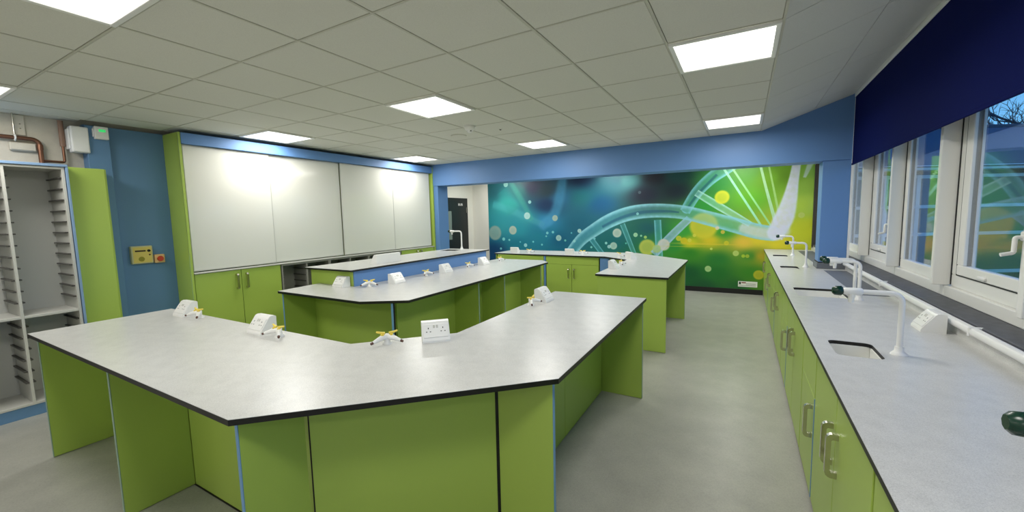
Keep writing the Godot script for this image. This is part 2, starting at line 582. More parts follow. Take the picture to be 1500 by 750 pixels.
# ------------------------------------------------------------------ window wall
const WX := 1.30
func build_windows() -> void:
	var wr := structure("wall_right", "outer wall under and over the long row of windows")
	box(wr, "lower_masonry", Vector3(1.30, 0, -9.4), Vector3(1.55, 0.995, 2.8), M.white_wall, 0.0)
	box(wr, "upper_masonry", Vector3(1.28, 2.62, -9.4), Vector3(1.55, 3.15, 2.8), M.white_wall, 0.0)
	box(wr, "head_soffit", Vector3(1.085, 3.02, -9.4), Vector3(1.30, 3.15, 2.8), M.white_wall, 0.0)
	box(wr, "boxing", Vector3(1.118, 0, -9.2), Vector3(1.30, 0.965, 2.6), M.white_wall, 0.0)
	box(wr, "end_pier", Vector3(1.25, 0.995, -9.4), Vector3(1.55, 2.62, -8.98), M.white_wall, 0.0)
	box(wr, "near_pier", Vector3(1.25, 0.995, 1.55), Vector3(1.55, 2.62, 2.8), M.white_wall, 0.0)
	var sill := structure("trim_3", "dark slate window sill")
	var st := begin()
	add_box(st, Vector3(1.108, 0.967, -9.2), Vector3(WX, 0.997, -6.64), 0.003)
	add_box(st, Vector3(1.12, 0.967, -6.64), Vector3(WX, 0.997, -6.28), 0.003)
	add_box(st, Vector3(1.108, 0.967, -6.28), Vector3(WX, 0.997, 2.6), 0.003)
	put(finish(st), "slate", M.slate, sill)

	# fins stand between the units at these places
	var fins := []
	for k in 9:
		fins.append(-8.51 + 1.11 * k)
	for k in fins.size() - 1:
		var z0: float = fins[k]
		var z1: float = fins[k + 1]
		var opening: bool = k % 2 == 0
		var w := structure("window_%d" % (k + 1), ["fixed white window unit with a single pane in the window wall", "white window unit with an opening top-hung sash and winding gear"][int(opening)])
		w.position = Vector3(WX, 0, z0)
		var wide := z1 - z0
		# sub-sill and frame; local z runs towards the back of the room
		box(w, "sub_sill", Vector3(-0.03, 0.997, 0.0), Vector3(0.10, 1.075, wide), M.upvc, 0.004)
		var fr := begin()
		var fw := 0.075
		add_box(fr, Vector3(0, 1.075, 0.02), Vector3(0.045, 1.075 + 0.085, wide - 0.02), 0.004)
		add_box(fr, Vector3(0, 2.55, 0.02), Vector3(0.045, 2.62, wide - 0.02), 0.004)
		add_box(fr, Vector3(0, 1.16, 0.02), Vector3(0.045, 2.55, 0.02 + fw), 0.004)
		add_box(fr, Vector3(0, 1.16, wide - 0.02 - fw), Vector3(0.045, 2.55, wide - 0.02), 0.004)
		var frame := put(finish(fr), "frame", M.upvc, w)
		box(w, "fin", Vector3(-0.098, 1.078, -0.028), Vector3(0.0, 2.62, 0.012), M.upvc, 0.003)
		box(frame, "fin_joint", Vector3(-0.004, 1.085, 0.012), Vector3(0.02, 2.6, 0.021), M.gasket, 0.0)
		var g0 := 0.02 + fw
		var y0 := 1.16
		var y1 := 2.55
		if opening:
			var sash := begin()
			var sw := 0.095
			add_box(sash, Vector3(-0.006, 1.166, g0 + 0.008), Vector3(0.038, 1.235, wide - g0 - 0.008), 0.005)
			add_box(sash, Vector3(-0.006, 2.49, g0 + 0.008), Vector3(0.038, 2.545, wide - g0 - 0.008), 0.005)
			add_box(sash, Vector3(-0.006, 1.235, g0 + 0.008), Vector3(0.038, 2.49, g0 + sw), 0.005)
			add_box(sash, Vector3(-0.006, 1.235, wide - g0 - sw), Vector3(0.038, 2.49, wide - g0 - 0.008), 0.005)
			var s := put(finish(sash), "sash", M.upvc, w)
			var gk := begin()
			add_box(gk, Vector3(-0.004, 1.1605, g0 + 0.001), Vector3(0.03, 1.166, wide - g0 - 0.001))
			add_box(gk, Vector3(-0.004, 1.166, g0 + 0.001), Vector3(0.03, 2.545, g0 + 0.008))
			add_box(gk, Vector3(-0.004, 1.166, wide - g0 - 0.008), Vector3(0.03, 2.545, wide - g0 - 0.001))
			put(finish(gk), "gasket", M.gasket, s)
			var hd := put(bevel_box(Vector3(0.02, 0.02, 0.09), 0.006), "pull", M.white, s, Vector3(-0.014, 1.19, wide * 0.5 - 0.08))
			put(bevel_box(Vector3(0.018, 0.03, 0.03), 0.006), "pull_boss", M.white, hd, Vector3(0.004, 0, 0.02))
			g0 += sw
			y0 = 1.235
			y1 = 2.49
			# winding gear: vertical tube with a cranked handle
			var zt := wide - 0.11
			var gear := tube(w, "winding_tube", [Vector3(-0.055, 1.08, zt), Vector3(-0.055, 1.52, zt)], 0.012, M.white, 12)
			tube(gear, "crank_handle", rounded_path([Vector3(-0.06, 1.475, zt), Vector3(-0.095, 1.475, zt), Vector3(-0.098, 1.395, zt + 0.006), Vector3(-0.145, 1.385, zt + 0.01)], 0.012), 0.010, M.white, 10)
			put(bevel_box(Vector3(0.035, 0.05, 0.036), 0.006), "gearbox", M.white, gear, Vector3(-0.055, 1.48, zt))
		box(w, "pane", Vector3(0.009, y0 - 0.006, g0 - 0.006), Vector3(0.013, y1 + 0.006, wide - g0 + 0.006), M.glass, 0.0)
		# beyond the glass: a dark seal on the jamb and a pale outer lip
		box(w, "outer_seal", Vector3(0.014, y0, g0 - 0.004), Vector3(0.036, y1, g0 + 0.002), M.gasket, 0.0)
		box(w, "outer_lip", Vector3(0.037, y0 - 0.02, g0 - 0.02), Vector3(0.05, y1 + 0.02, g0 + 0.005), M.upvc, 0.001)

	# roller blind over the upper part of the windows
	var b := thing("roller_blind", "long navy blue roller blind drawn over the top of the windows", "blind", Vector3(1.10, 2.15, -2.3))
	box(b, "fabric", Vector3(-0.0015, 0.015, -3.985), Vector3(0.0015, 0.785, 4.4), M.navy, 0.0)
	box(b, "hem_bar", Vector3(-0.008, 0.0, -3.985), Vector3(0.008, 0.022, 4.4), M.navy, 0.004)
	box(b, "headrail", Vector3(-0.012, 0.785, -3.985), Vector3(0.09, 0.83, 4.4), M.white, 0.003)
	box(b, "side_guide", Vector3(-0.002, -1.15, -4.012), Vector3(0.018, 0.785, -3.99), M.white, 0.002)
	# dark slot between headrail and ceiling is left open

	# white pipe along the sill
	var p := thing("sill_pipe", "long white painted pipe running along under the slate sill", "pipe", Vector3(0, 0, 0))
	var pz := begin()
	add_tube(pz, [Vector3(1.083, 0.972, -6.27), Vector3(1.083, 0.972, 2.5)], 0.024, 14)
	put(finish(pz), "pipe", M.white, p)
	for z in [-4.7, -3.05, -1.2]:
		box(p, "pipe_clip", Vector3(1.056, 0.946, z - 0.008), Vector3(1.118, 0.998, z + 0.008), M.white, 0.004)

func build_outside() -> void:
	var lawn := structure("floor_outside", "lawn outside the windows")
	lawn.set_meta("category", "lawn")
	box(lawn, "lawn", Vector3(1.6, -0.5, -60), Vector3(60, -0.3, 20), flecked([66, 84, 44], 0.12, 0.9, 1.4, 41, 0.2), 0.0)
	# single-storey wing across the yard, running at an angle to this one
	var wing := thing("school_wing", "single-storey wing with slate roof and white framed windows across the yard", "building", Vector3(4.5, -0.3, -12.8), atan2(0.49, 0.87))
	var brick := flecked([104, 100, 92], 0.1, 0.9, 0.5, 42, 0.1)
	var dark := plain([64, 80, 78], 0.35)
	box(wing, "wall", Vector3(-3.3, 0, -4.0), Vector3(16, 2.72, -0.06), brick, 0.0)
	for x in [-3.0, -2.15, -1.45, -0.12, 1.45, 3.0, 4.6]:
		var j: int = [-3.0, -2.15, -1.45, -0.12, 1.45, 3.0, 4.6].find(x)
		var nx: float = [-2.15, -1.45, -0.12, 1.45, 3.0, 4.6, 6.2][j]
		var wn := box(wing, "window", Vector3(x, 0.42, -0.06), Vector3(nx, 2.62, -0.02), dark, 0.0)
		var c := Vector3((x + nx) * 0.5, 1.52, -0.04)
		for y in [0.5, 1.34, 1.94, 2.58]:
			box(wn, "transom", Vector3(x, y - 0.035, -0.02) - c, Vector3(nx, y + 0.035, 0.03) - c, M.upvc, 0.004)
		box(wn, "mullion", Vector3(x - 0.04, 0.42, -0.02) - c, Vector3(x + 0.05, 2.62, 0.035) - c, M.upvc, 0.004)
	box(wing, "gutter", Vector3(-3.3, 2.7, -0.05), Vector3(16, 2.8, 0.22), M.upvc, 0.01)
	var slate := flecked([66, 78, 96], 0.12, 0.6, 0.7, 43, 0.15)
	# slate courses on the roof slope, each its own strip
	var n := 16
	for k in n:
		var t := float(k) / n
		var o := put(bevel_box(Vector3(19.5, 0.02, 0.26), 0.004), "slate_course", slate, wing, Vector3(6.4, 2.82 + t * 1.28 , 0.12 - t * 2.9), Vector3(0.44, 0, 0))
		o.position.x += 0.0
	box(wing, "ridge", Vector3(-3.3, 4.08, -2.92), Vector3(16, 4.18, -2.74), slate, 0.02)
	# bare tree behind the wing
	var tree := thing("bare_tree", "leafless tree with fine dark branches behind the slate roof", "tree", Vector3(9.2, -0.3, -22.0))
	var rng := RandomNumberGenerator.new()
	rng.seed = 77
	var bark := plain([58, 66, 72], 0.9)
	tube(tree, "trunk", [Vector3(0, 0, 0), Vector3(0.1, 2.0, 0), Vector3(0, 4.2, 0.1)], [0.28, 0.2, 0.14], bark, 8)
	for k in 14:
		var st := begin()
		var p := Vector3(0.05, rng.randf_range(2.2, 4.2), 0.05)
		var a := TAU * k / 14.0 + rng.randf_range(-0.2, 0.2)
		grow(st, p, Vector3(cos(a), rng.randf_range(0.5, 1.4), sin(a)).normalized(), rng.randf_range(1.3, 1.9), 0.07, 4, rng)
		put(finish(st), "branch", bark, tree)
	var hedge := thing("hedge", "dark clipped hedge on the lawn outside the windows", "hedge", Vector3(4.3, -0.3, -9.2), atan2(0.49, 0.87))
	var hst := begin()
	var hn := FastNoiseLite.new()
	hn.seed = 4
	hn.frequency = 1.6
	for i in 60:
		for j in 14:
			var pts := []
			for d in [[0, 0], [1, 0], [1, 1], [0, 1]]:
				var u: float = (i + d[0]) / 60.0 * 7.0 - 2.4
				var v: float = (j + d[1]) / 14.0 * PI
				var r := 0.42 + 0.1 * hn.get_noise_2d(u * 2.0, v)
				pts.append(Vector3(u, maxf(0.0, 0.42 + r * sin(v) * 0.9 - 0.3), cos(v) * r))
			quad(hst, pts[0], pts[1], pts[2], pts[3], Vector3(0, sin((j + 0.5) / 14.0 * PI), cos((j + 0.5) / 14.0 * PI)))
	put(finish(hst), "foliage", flecked([34, 62, 36], 0.3, 0.9, 0.5, 44, 0.3), hedge)

func grow(st: SurfaceTool, p: Vector3, d: Vector3, length: float, r: float, level: int, rng: RandomNumberGenerator) -> void:
	var q := p + d * length * 0.5 + Vector3(rng.randf_range(-0.1, 0.1), 0.05, rng.randf_range(-0.1, 0.1)) * length
	var e := p + d * length
	add_tube(st, [p, q, e], [r, r * 0.75, r * 0.5], 4)
	if level == 0:
		return
	for k in 3:
		var dd := (d + Vector3(rng.randf_range(-0.8, 0.8), rng.randf_range(-0.2, 0.6), rng.randf_range(-0.8, 0.8))).normalized()
		grow(st, q if k == 0 else e, dd, length * rng.randf_range(0.5, 0.75), maxf(0.008, r * 0.5), level - 1, rng)

# ------------------------------------------------------------------ mural
const MURAL_GROUND := [
	[-5.68, 2.30, 18, 80, 90], [-5.28, 1.93, 45, 150, 145], [-5.50, 1.41, 40, 135, 145], [-4.99, 1.31, 35, 135, 150], [-4.23, 1.23, 30, 120, 150], [-5.73, 0.69, 8, 60, 100], [-4.97, 2.26, 40, 110, 110], [-4.58, 2.33, 45, 50, 80], [-4.22, 2.23, 30, 60, 70], [-4.22, 1.90, 10, 50, 90], [-4.79, 1.57, 45, 140, 150], [-4.23, 1.48, 50, 135, 180], [-3.86, 2.05, 45, 110, 150], [-4.42, 1.14, 25, 120, 140], [-5.00, 0.88, 10, 110, 130], [-3.34, 2.50, 8, 30, 60], [-3.34, 2.02, 30, 105, 115], [-3.35, 1.39, 15, 90, 115], [-3.87, 1.06, 10, 90, 120], [-2.85, 1.85, 16, 82, 122], [-2.24, 2.35, 80, 150, 155], [-2.54, 2.37, 50, 110, 125], [-1.67, 2.39, 18, 22, 35], [-1.87, 2.04, 20, 30, 50], [-1.26, 2.43, 10, 60, 60], [-1.25, 2.08, 15, 35, 45], [-2.54, 1.07, 10, 95, 100], [-1.79, 1.30, 10, 85, 90], [-1.51, 1.15, 20, 110, 60], [-1.23, 0.94, 30, 130, 50], [-1.10, 1.23, 50, 150, 50], [-0.73, 1.78, 40, 140, 50], [-0.49, 2.24, 40, 130, 50], [-0.02, 2.35, 75, 140, 45], [0.11, 1.88, 90, 160, 30], [0.43, 2.25, 100, 150, 20], [0.64, 2.24, 90, 130, 15], [1.01, 2.09, 140, 175, 60], [0.97, 1.72, 165, 190, 60], [0.99, 1.29, 185, 190, 30], [1.11, 1.25, 195, 198, 30], [1.07, 2.33, 120, 160, 60], [1.10, 1.72, 160, 190, 75], [-0.59, 1.06, 200, 180, 30], [0.02, 1.02, 215, 180, 60], [0.24, 1.07, 210, 190, 40], [0.58, 1.02, 205, 190, 30], [-0.97, 1.00, 200, 190, 20], [-0.34, 1.23, 50, 140, 40], [-0.97, 0.80, 40, 120, 30], [-0.45, 0.67, 30, 110, 40], [0.14, 0.76, 60, 130, 40], [-0.96, 0.37, 10, 80, 40], [-0.45, 0.40, 20, 100, 35], [0.15, 0.42, 50, 120, 30], [-0.69, 0.10, 10, 75, 40], [-0.08, 0.14, 25, 90, 40], [0.27, 0.23, 70, 120, 25], [0.29, 0.76, 170, 150, 40], [-3.02, -0.05, 8, 70, 70], [-4.64, -0.34, 8, 60, 90]
]
const MURAL_STRANDS := [
	[[[-5.75, 1.95, 0.146], [-5.28, 1.82, 0.140], [-4.79, 1.61, 0.125], [-4.28, 1.40, 0.110]], [85, 180, 190], 0.50, 0.40, 0.20],
	[[[-4.36, 1.36, 0.165], [-4.08, 1.58, 0.178], [-3.91, 1.89, 0.192], [-3.78, 2.49, 0.172]], [80, 165, 210], 0.65, 0.50, 0.30],
	[[[-5.26, 2.59, 0.100], [-4.88, 2.00, 0.116], [-4.62, 1.53, 0.086]], [75, 180, 160], 0.50, 0.40, 0.20],
	[[[-5.47, 2.29, 0.300], [-5.14, 1.75, 0.330]], [45, 150, 145], 0.50, 0.20, 0.10],
	[[[-1.61, 1.49, 0.077], [-1.56, 0.67, 0.077]], [105, 195, 210], 0.50, 0.95, 0.88],
	[[[-2.36, 1.41, 0.061], [-2.07, 0.68, 0.052]], [105, 190, 195], 0.40, 0.90, 0.88],
	[[[-3.08, 1.07, 0.066], [-2.76, 0.66, 0.056]], [100, 185, 200], 0.40, 0.90, 0.88],
	[[[0.08, 2.76, 0.134], [-0.35, 2.47, 0.130], [-0.61, 2.29, 0.128], [-0.86, 2.02, 0.120], [-1.07, 1.65, 0.111]], [105, 195, 205], 0.50, 0.95, 0.88],
	[[[-0.49, 2.37, 0.049], [-0.83, 2.00, 0.051], [-1.03, 1.71, 0.039]], [20, 95, 110], 0.70, 0.20, 0.20],
	[[[-0.98, 1.51, 0.078], [-1.30, 1.18, 0.087], [-1.68, 0.75, 0.092]], [160, 200, 230], 0.75, 0.95, 0.88],
	[[[-0.86, 2.03, 0.070], [-0.42, 1.73, 0.078], [0.11, 1.38, 0.057]], [170, 228, 212], 0.50, 0.95, 0.88],
	[[[-0.38, 2.49, 0.022], [0.30, 1.34, 0.020]], [165, 235, 200], 0.95, 0.95, 0.88],
	[[[-0.27, 2.55, 0.018], [0.45, 1.35, 0.016]], [160, 230, 160], 0.90, 0.90, 0.88],
	[[[0.22, 2.60, 0.022], [0.35, 2.06, 0.024], [0.54, 1.35, 0.032]], [185, 230, 185], 0.92, 0.92, 0.88],
	[[[0.36, 2.58, 0.015], [0.60, 1.43, 0.019]], [175, 220, 135], 0.85, 0.85, 0.88],
	[[[-3.70, 0.60, 0.130], [-3.35, 1.03, 0.150], [-3.02, 1.27, 0.161], [-2.62, 1.50, 0.169], [-2.16, 1.65, 0.168], [-1.66, 1.69, 0.159], [-1.11, 1.64, 0.150], [-0.60, 1.50, 0.153], [-0.11, 1.35, 0.156], [0.24, 1.24, 0.155], [0.52, 1.20, 0.149]], [130, 205, 220], 0.45, 0.97, 0.88],
	[[[-2.82, 1.35, 0.056], [-2.39, 1.55, 0.068], [-1.94, 1.66, 0.072], [-1.45, 1.67, 0.055], [-1.18, 1.64, 0.033]], [18, 78, 122], 0.55, 0.15, 0.15],
	[[[-0.05, 1.32, 0.115], [0.24, 1.23, 0.145], [0.52, 1.19, 0.160], [0.68, 1.25, 0.157]], [215, 225, 228], 0.75, 0.60, 0.40],
	[[[0.83, 2.62, 0.072], [0.78, 2.20, 0.093], [0.72, 1.78, 0.145], [0.64, 1.46, 0.188], [0.51, 1.16, 0.161]], [228, 228, 244], 0.95, 0.97, 0.70],
	[[[1.04, 2.53, 0.070], [0.94, 2.22, 0.031]], [205, 222, 212], 0.85, 0.70, 0.50]
]
const MURAL_DOTS := [
	[-5.71, 1.21, 0.189, 150, 175, 165], [-5.17, 1.28, 0.110, 195, 200, 180], [-4.75, 1.64, 0.086, 200, 235, 230], [-4.67, 1.98, 0.042, 180, 240, 235], [-3.99, 1.57, 0.072, 200, 215, 190], [-3.90, 1.09, 0.071, 190, 225, 215], [-5.35, 2.45, 0.065, 150, 200, 190], [-5.45, 1.05, 0.042, 150, 230, 225], [-5.28, 1.03, 0.027, 150, 230, 225], [-5.54, 0.80, 0.031, 140, 225, 225], [-4.96, 0.98, 0.021, 120, 210, 215], [-4.59, 0.99, 0.024, 140, 225, 225], [-4.35, 0.92, 0.025, 140, 225, 225], [-4.20, 1.21, 0.033, 150, 230, 230], [-4.05, 1.23, 0.031, 150, 230, 230], [-4.23, 1.13, 0.022, 140, 225, 225], [-3.57, 1.21, 0.019, 120, 210, 215], [-3.37, 1.26, 0.047, 200, 235, 225], [-3.50, 1.02, 0.034, 160, 225, 225], [-3.73, 1.03, 0.026, 130, 215, 200], [-4.81, 0.90, 0.047, 180, 235, 235], [-2.48, 1.21, 0.100, 205, 215, 200], [-2.56, 0.92, 0.081, 190, 215, 200], [-2.07, 1.17, 0.047, 190, 235, 190], [-1.95, 1.15, 0.022, 180, 240, 200], [-1.86, 1.12, 0.032, 200, 230, 120], [-1.99, 2.09, 0.032, 90, 110, 120], [-2.03, 1.63, 0.029, 150, 220, 220], [-1.82, 0.90, 0.172, 205, 210, 90], [-1.48, 0.96, 0.124, 220, 215, 205], [-1.62, 0.87, 0.085, 180, 210, 140], [-0.39, 1.92, 0.132, 225, 225, 50], [-0.71, 1.36, 0.262, 220, 210, 50], [-1.18, 1.10, 0.054, 220, 215, 60], [-1.08, 1.05, 0.066, 225, 205, 30], [-0.61, 0.48, 0.061, 190, 220, 150], [-0.56, 0.89, 0.025, 220, 235, 120], [-0.12, 0.81, 0.054, 200, 220, 120], [0.01, 0.76, 0.032, 190, 215, 60], [0.08, 0.76, 0.034, 185, 200, 60], [0.28, 0.40, 0.090, 200, 190, 45], [-0.97, 1.06, 0.039, 225, 220, 80], [-0.88, 1.16, 0.032, 225, 220, 80], [-0.36, 1.23, 0.037, 225, 190, 70], [-0.46, 1.31, 0.036, 235, 215, 190], [-0.29, 1.01, 0.044, 215, 205, 40], [0.92, 1.54, 0.051, 200, 215, 110], [-2.73, 0.98, 0.029, 170, 230, 225], [-2.28, 0.98, 0.018, 120, 220, 200], [-3.00, 1.08, 0.023, 140, 220, 225], [-3.08, 0.88, 0.025, 150, 230, 225], [-2.66, 0.90, 0.041, 180, 225, 225]
]

# The print is drawn in metres on the wall: soft ground colours, translucent helix strands, round bokeh dots.
func build_mural() -> void:
	var x0 := -5.90
	var x1 := 1.09
	var y0 := 0.10
	var y1 := 2.64
	var w := 1120
	var h := 406
	var gw := 140
	var gh := 51
	var small := Image.create(gw, gh, false, Image.FORMAT_RGBF)
	for j in gh:
		for i in gw:
			var px := x0 + (x1 - x0) * (i + 0.5) / gw
			var py := y1 - (y1 - y0) * (j + 0.5) / gh
			var sum := 0.0
			var c := Vector3.ZERO
			for g in MURAL_GROUND:
				var dx: float = px - g[0]
				var dy: float = (py - g[1]) * 1.5
				var d2 := dx * dx + dy * dy + 0.004
				var k := 1.0 / (d2 * sqrt(d2))
				sum += k
				c += Vector3(g[2], g[3], g[4]) * k
			c *= 1.12 / (sum * 255.0)
			small.set_pixel(i, j, Color(minf(c.x, 1.0), minf(c.y, 1.0), minf(c.z, 1.0)))
	small.resize(w, h, Image.INTERPOLATE_CUBIC)
	var im := small
	im.convert(Image.FORMAT_RGB8)   # the print's own inks
	var sx := w / (x1 - x0)
	var noise := FastNoiseLite.new()
	noise.seed = 9
	noise.frequency = 0.05
	mural_dots(im, x0, y1, sx, true)
	for s in MURAL_STRANDS:
		var pts: Array = smooth_line(s[0])
		var ink := Color8(s[1][0], s[1][1], s[1][2])
		var lo := Vector2(1e9, 1e9)
		var hi := Vector2(-1e9, -1e9)
		for p in pts:
			lo = lo.min(Vector2(p.x - p.z, p.y - p.z))
			hi = hi.max(Vector2(p.x + p.z, p.y + p.z))
		for j in range(maxi(0, int((y1 - hi.y) * sx) - 2), mini(h, int((y1 - lo.y) * sx) + 3)):
			for i in range(maxi(0, int((lo.x - x0) * sx) - 2), mini(w, int((hi.x - x0) * sx) + 3)):
				var q := Vector2(x0 + (i + 0.5) / sx, y1 - (j + 0.5) / sx)
				var best := 9.0
				for n in pts.size() - 1:
					var a := Vector2(pts[n].x, pts[n].y)
					var b := Vector2(pts[n + 1].x, pts[n + 1].y)
					var t := (q - a).dot(b - a) / maxf((b - a).length_squared(), 1e-9)
					if (n == 0 and t < 0.0) or (n == pts.size() - 2 and t > 1.0):
						continue
					t = clampf(t, 0.0, 1.0)
					best = minf(best, q.distance_to(a.lerp(b, t)) / lerpf(pts[n].z, pts[n + 1].z, t))
				if best >= 1.0:
					continue
				var rim := smoothstep(0.3, 0.85, best)
				var a2 := lerpf(s[2], s[3], rim) * (1.0 - smoothstep(s[4], 1.0, best)) * (0.96 + 0.12 * noise.get_noise_2d(i, j))
				var was := im.get_pixel(i, j)
				im.set_pixel(i, j, was.lerp(ink.lerp(Color(0.85, 0.97, 1.0), rim * 0.2), clampf(a2, 0.0, 1.0)))
	mural_dots(im, x0, y1, sx, false)
	# horizontal golden streaks of the print
	for k in [[-0.95, 1.00, 0.55, 0.016], [-1.05, 0.93, 0.6, 0.012], [-0.6, 0.98, 0.9, 0.02]]:
		for j in range(int((y1 - k[1] - k[3]) * sx), int((y1 - k[1] + k[3]) * sx) + 1):
			for i in range(int((k[0] - k[2] - x0) * sx), int((k[0] + k[2] - x0) * sx) + 1):
				var q := Vector2(x0 + (i + 0.5) / sx, y1 - (j + 0.5) / sx)
				var e := Vector2((q.x - k[0]) / k[2], (q.y - k[1]) / k[3])
				var l := e.length_squared()
				if l < 1.0:
					im.set_pixel(i, j, im.get_pixel(i, j).lerp(Color8(228, 205, 60), (1.0 - l) * 0.6))
	im.generate_mipmaps()
	var m := plain([255, 255, 255], 0.4)
	m.albedo_texture = ImageTexture.create_from_image(im)
	var t := thing("mural", "wide printed mural of a glowing helix over blue and green on the rear wall", "mural", Vector3((x0 + x1) * 0.5, y0, -9.206))
	var st := begin()
	var hw := (x1 - x0) * 0.5
	var hh := y1 - y0
	for v in [[-hw, 0.0, 0, 1], [-hw, hh, 0, 0], [hw, hh, 1, 0], [-hw, 0.0, 0, 1], [hw, hh, 1, 0], [hw, 0.0, 1, 1]]:
		st.set_uv(Vector2(v[2], v[3]))
		st.add_vertex(Vector3(v[0], v[1], 0.006))
	put(finish(st), "print", m, t)
	box(t, "backing", Vector3(-hw, 0, 0.0), Vector3(hw, hh, 0.005), M.white_wall, 0.0)
	var s := thing("mural_label", "small white printed label low on the green corner of the mural", "label", Vector3(0.1, 0.2, -9.199))
	box(s, "card", Vector3(-0.165, -0.055, 0), Vector3(0.165, 0.055, 0.004), M.white, 0.001)
	box(s, "emblem", Vector3(-0.15, -0.005, 0.004), Vector3(-0.115, 0.042, 0.0048), plain([40, 60, 50], 0.6), 0.0)
	box(s, "heading", Vector3(-0.105, 0.018, 0.004), Vector3(-0.03, 0.04, 0.0048), plain([140, 60, 60], 0.6), 0.0)
	for k in 3:
		box(s, "text_line", Vector3(-0.145 if k == 2 else -0.03, 0.008 - 0.02 * k, 0.004), Vector3(0.14, 0.014 - 0.02 * k, 0.0048), plain([120, 124, 120], 0.6), 0.0)

func mural_dots(im: Image, x0: float, y1: float, sx: float, large: bool) -> void:
	for d in MURAL_DOTS:
		var r: float = maxf(d[2], 0.016)
		if (r > 0.14) != large:
			continue
		var ink := Color8(d[3], d[4], d[5])
		for j in range(maxi(0, int((y1 - d[1] - r * 1.4) * sx)), mini(im.get_height(), int((y1 - d[1] + r * 1.4) * sx) + 1)):
			for i in range(maxi(0, int((d[0] - r * 1.4 - x0) * sx)), mini(im.get_width(), int((d[0] + r * 1.4 - x0) * sx) + 1)):
				var q := Vector2(x0 + (i + 0.5) / sx, y1 - (j + 0.5) / sx)
				var k := q.distance_to(Vector2(d[0], d[1])) / r
				var a := 0.92 * (1.0 - smoothstep(0.85, 1.15, k)) * (0.88 + 0.12 * smoothstep(0.4, 0.9, k))
				if a > 0.0:
					im.set_pixel(i, j, im.get_pixel(i, j).lerp(ink, a))

func smooth_line(pts: Array) -> Array:
	var out := []
	for i in pts.size() - 1:
		var p0: Array = pts[maxi(i - 1, 0)]
		var p1: Array = pts[i]
		var p2: Array = pts[i + 1]
		var p3: Array = pts[mini(i + 2, pts.size() - 1)]
		for k in 4:
			var t := k / 4.0
			var v := Vector3.ZERO
			for c in 3:
				v[c] = cubic_interpolate(p1[c], p2[c], p0[c], p3[c], t)
			out.append(v)
	var e: Array = pts[-1]
	out.append(Vector3(e[0], e[1], e[2]))
	return out

# ------------------------------------------------------------------ benches
# An upright board standing on the line from a to b in plan; its end at a may carry a blue edging.
func panel(parent: Node, called: String, a: Array, b: Array, y0: float, y1: float, material: Material, edged := "") -> MeshInstance3D:
	var p := Vector2(a[0], a[1])
	var q := Vector2(b[0], b[1])
	var long := p.distance_to(q)
	var d := (q - p) / long
	var mid := (p + q) * 0.5
	var o := put(bevel_box(Vector3(long, y1 - y0, 0.018), 0.0015), called, material, parent, Vector3(mid.x, (y0 + y1) * 0.5, mid.y), Vector3(0, atan2(-d.y, d.x), 0))
	for s in [["start", -1.0], ["end", 1.0]]:
		if edged.contains(s[0]):
			put(bevel_box(Vector3(0.004, y1 - y0, 0.019), 0.001), "edging", M.pale_edge if edged.contains("pale") else M.blue_edge, o, Vector3(s[1] * (long * 0.5 + 0.002), 0, 0))
	return o

func worktop(parent: Node, pts: Array, y: float) -> void:
	var core := prism(parent, "worktop_core", pts, y - 0.025, y - 0.0015, M.core)
	core.set_meta("label", "black core showing at the edge of the worktop")
	prism(parent, "worktop_surface", inset(pts, 0.0012), y - 0.0015, y, M.top)

var handle_mesh: ArrayMesh
func handle(parent: Node, at: Vector3, turn: float) -> void:
	if handle_mesh == null:
		var st := begin()
		var h := 0.095
		var prof := [[0, h], [0.022, h], [0.03, h - 0.003], [0.038, h - 0.010], [0.042, h - 0.022], [0.042, -h + 0.022], [0.038, -h + 0.010], [0.03, -h + 0.003], [0.022, -h], [0, -h], [0, -h + 0.024], [0.020, -h + 0.024], [0.024, -h + 0.030], [0.024, h - 0.030], [0.020, h - 0.024], [0, h - 0.024]]
		add_profile(st, prof, 0.022)
		handle_mesh = finish(st)
	put(handle_mesh, "handle", M.chrome, parent, at, Vector3(0, turn, 0))

# A pair of doors, or a single one, on a plane; local x along the front, facing +z.
func doors(parent: Node, x0: float, x1: float, y0: float, y1: float, z: float, count: int, handle_y: float) -> void:
	var wide := (x1 - x0) / count
	for k in count:
		var c := Vector3(x0 + wide * (k + 0.5), (y0 + y1) * 0.5, z)
		var d := put(bevel_box(Vector3(wide - 0.006, y1 - y0, 0.018), 0.002), "door", M.green, parent, c)
		var side := (1.0 if k == 0 else -1.0) if count == 2 else 1.0
		handle(d, Vector3(side * (wide * 0.5 - 0.055), handle_y - c.y, 0.009), 0.0)

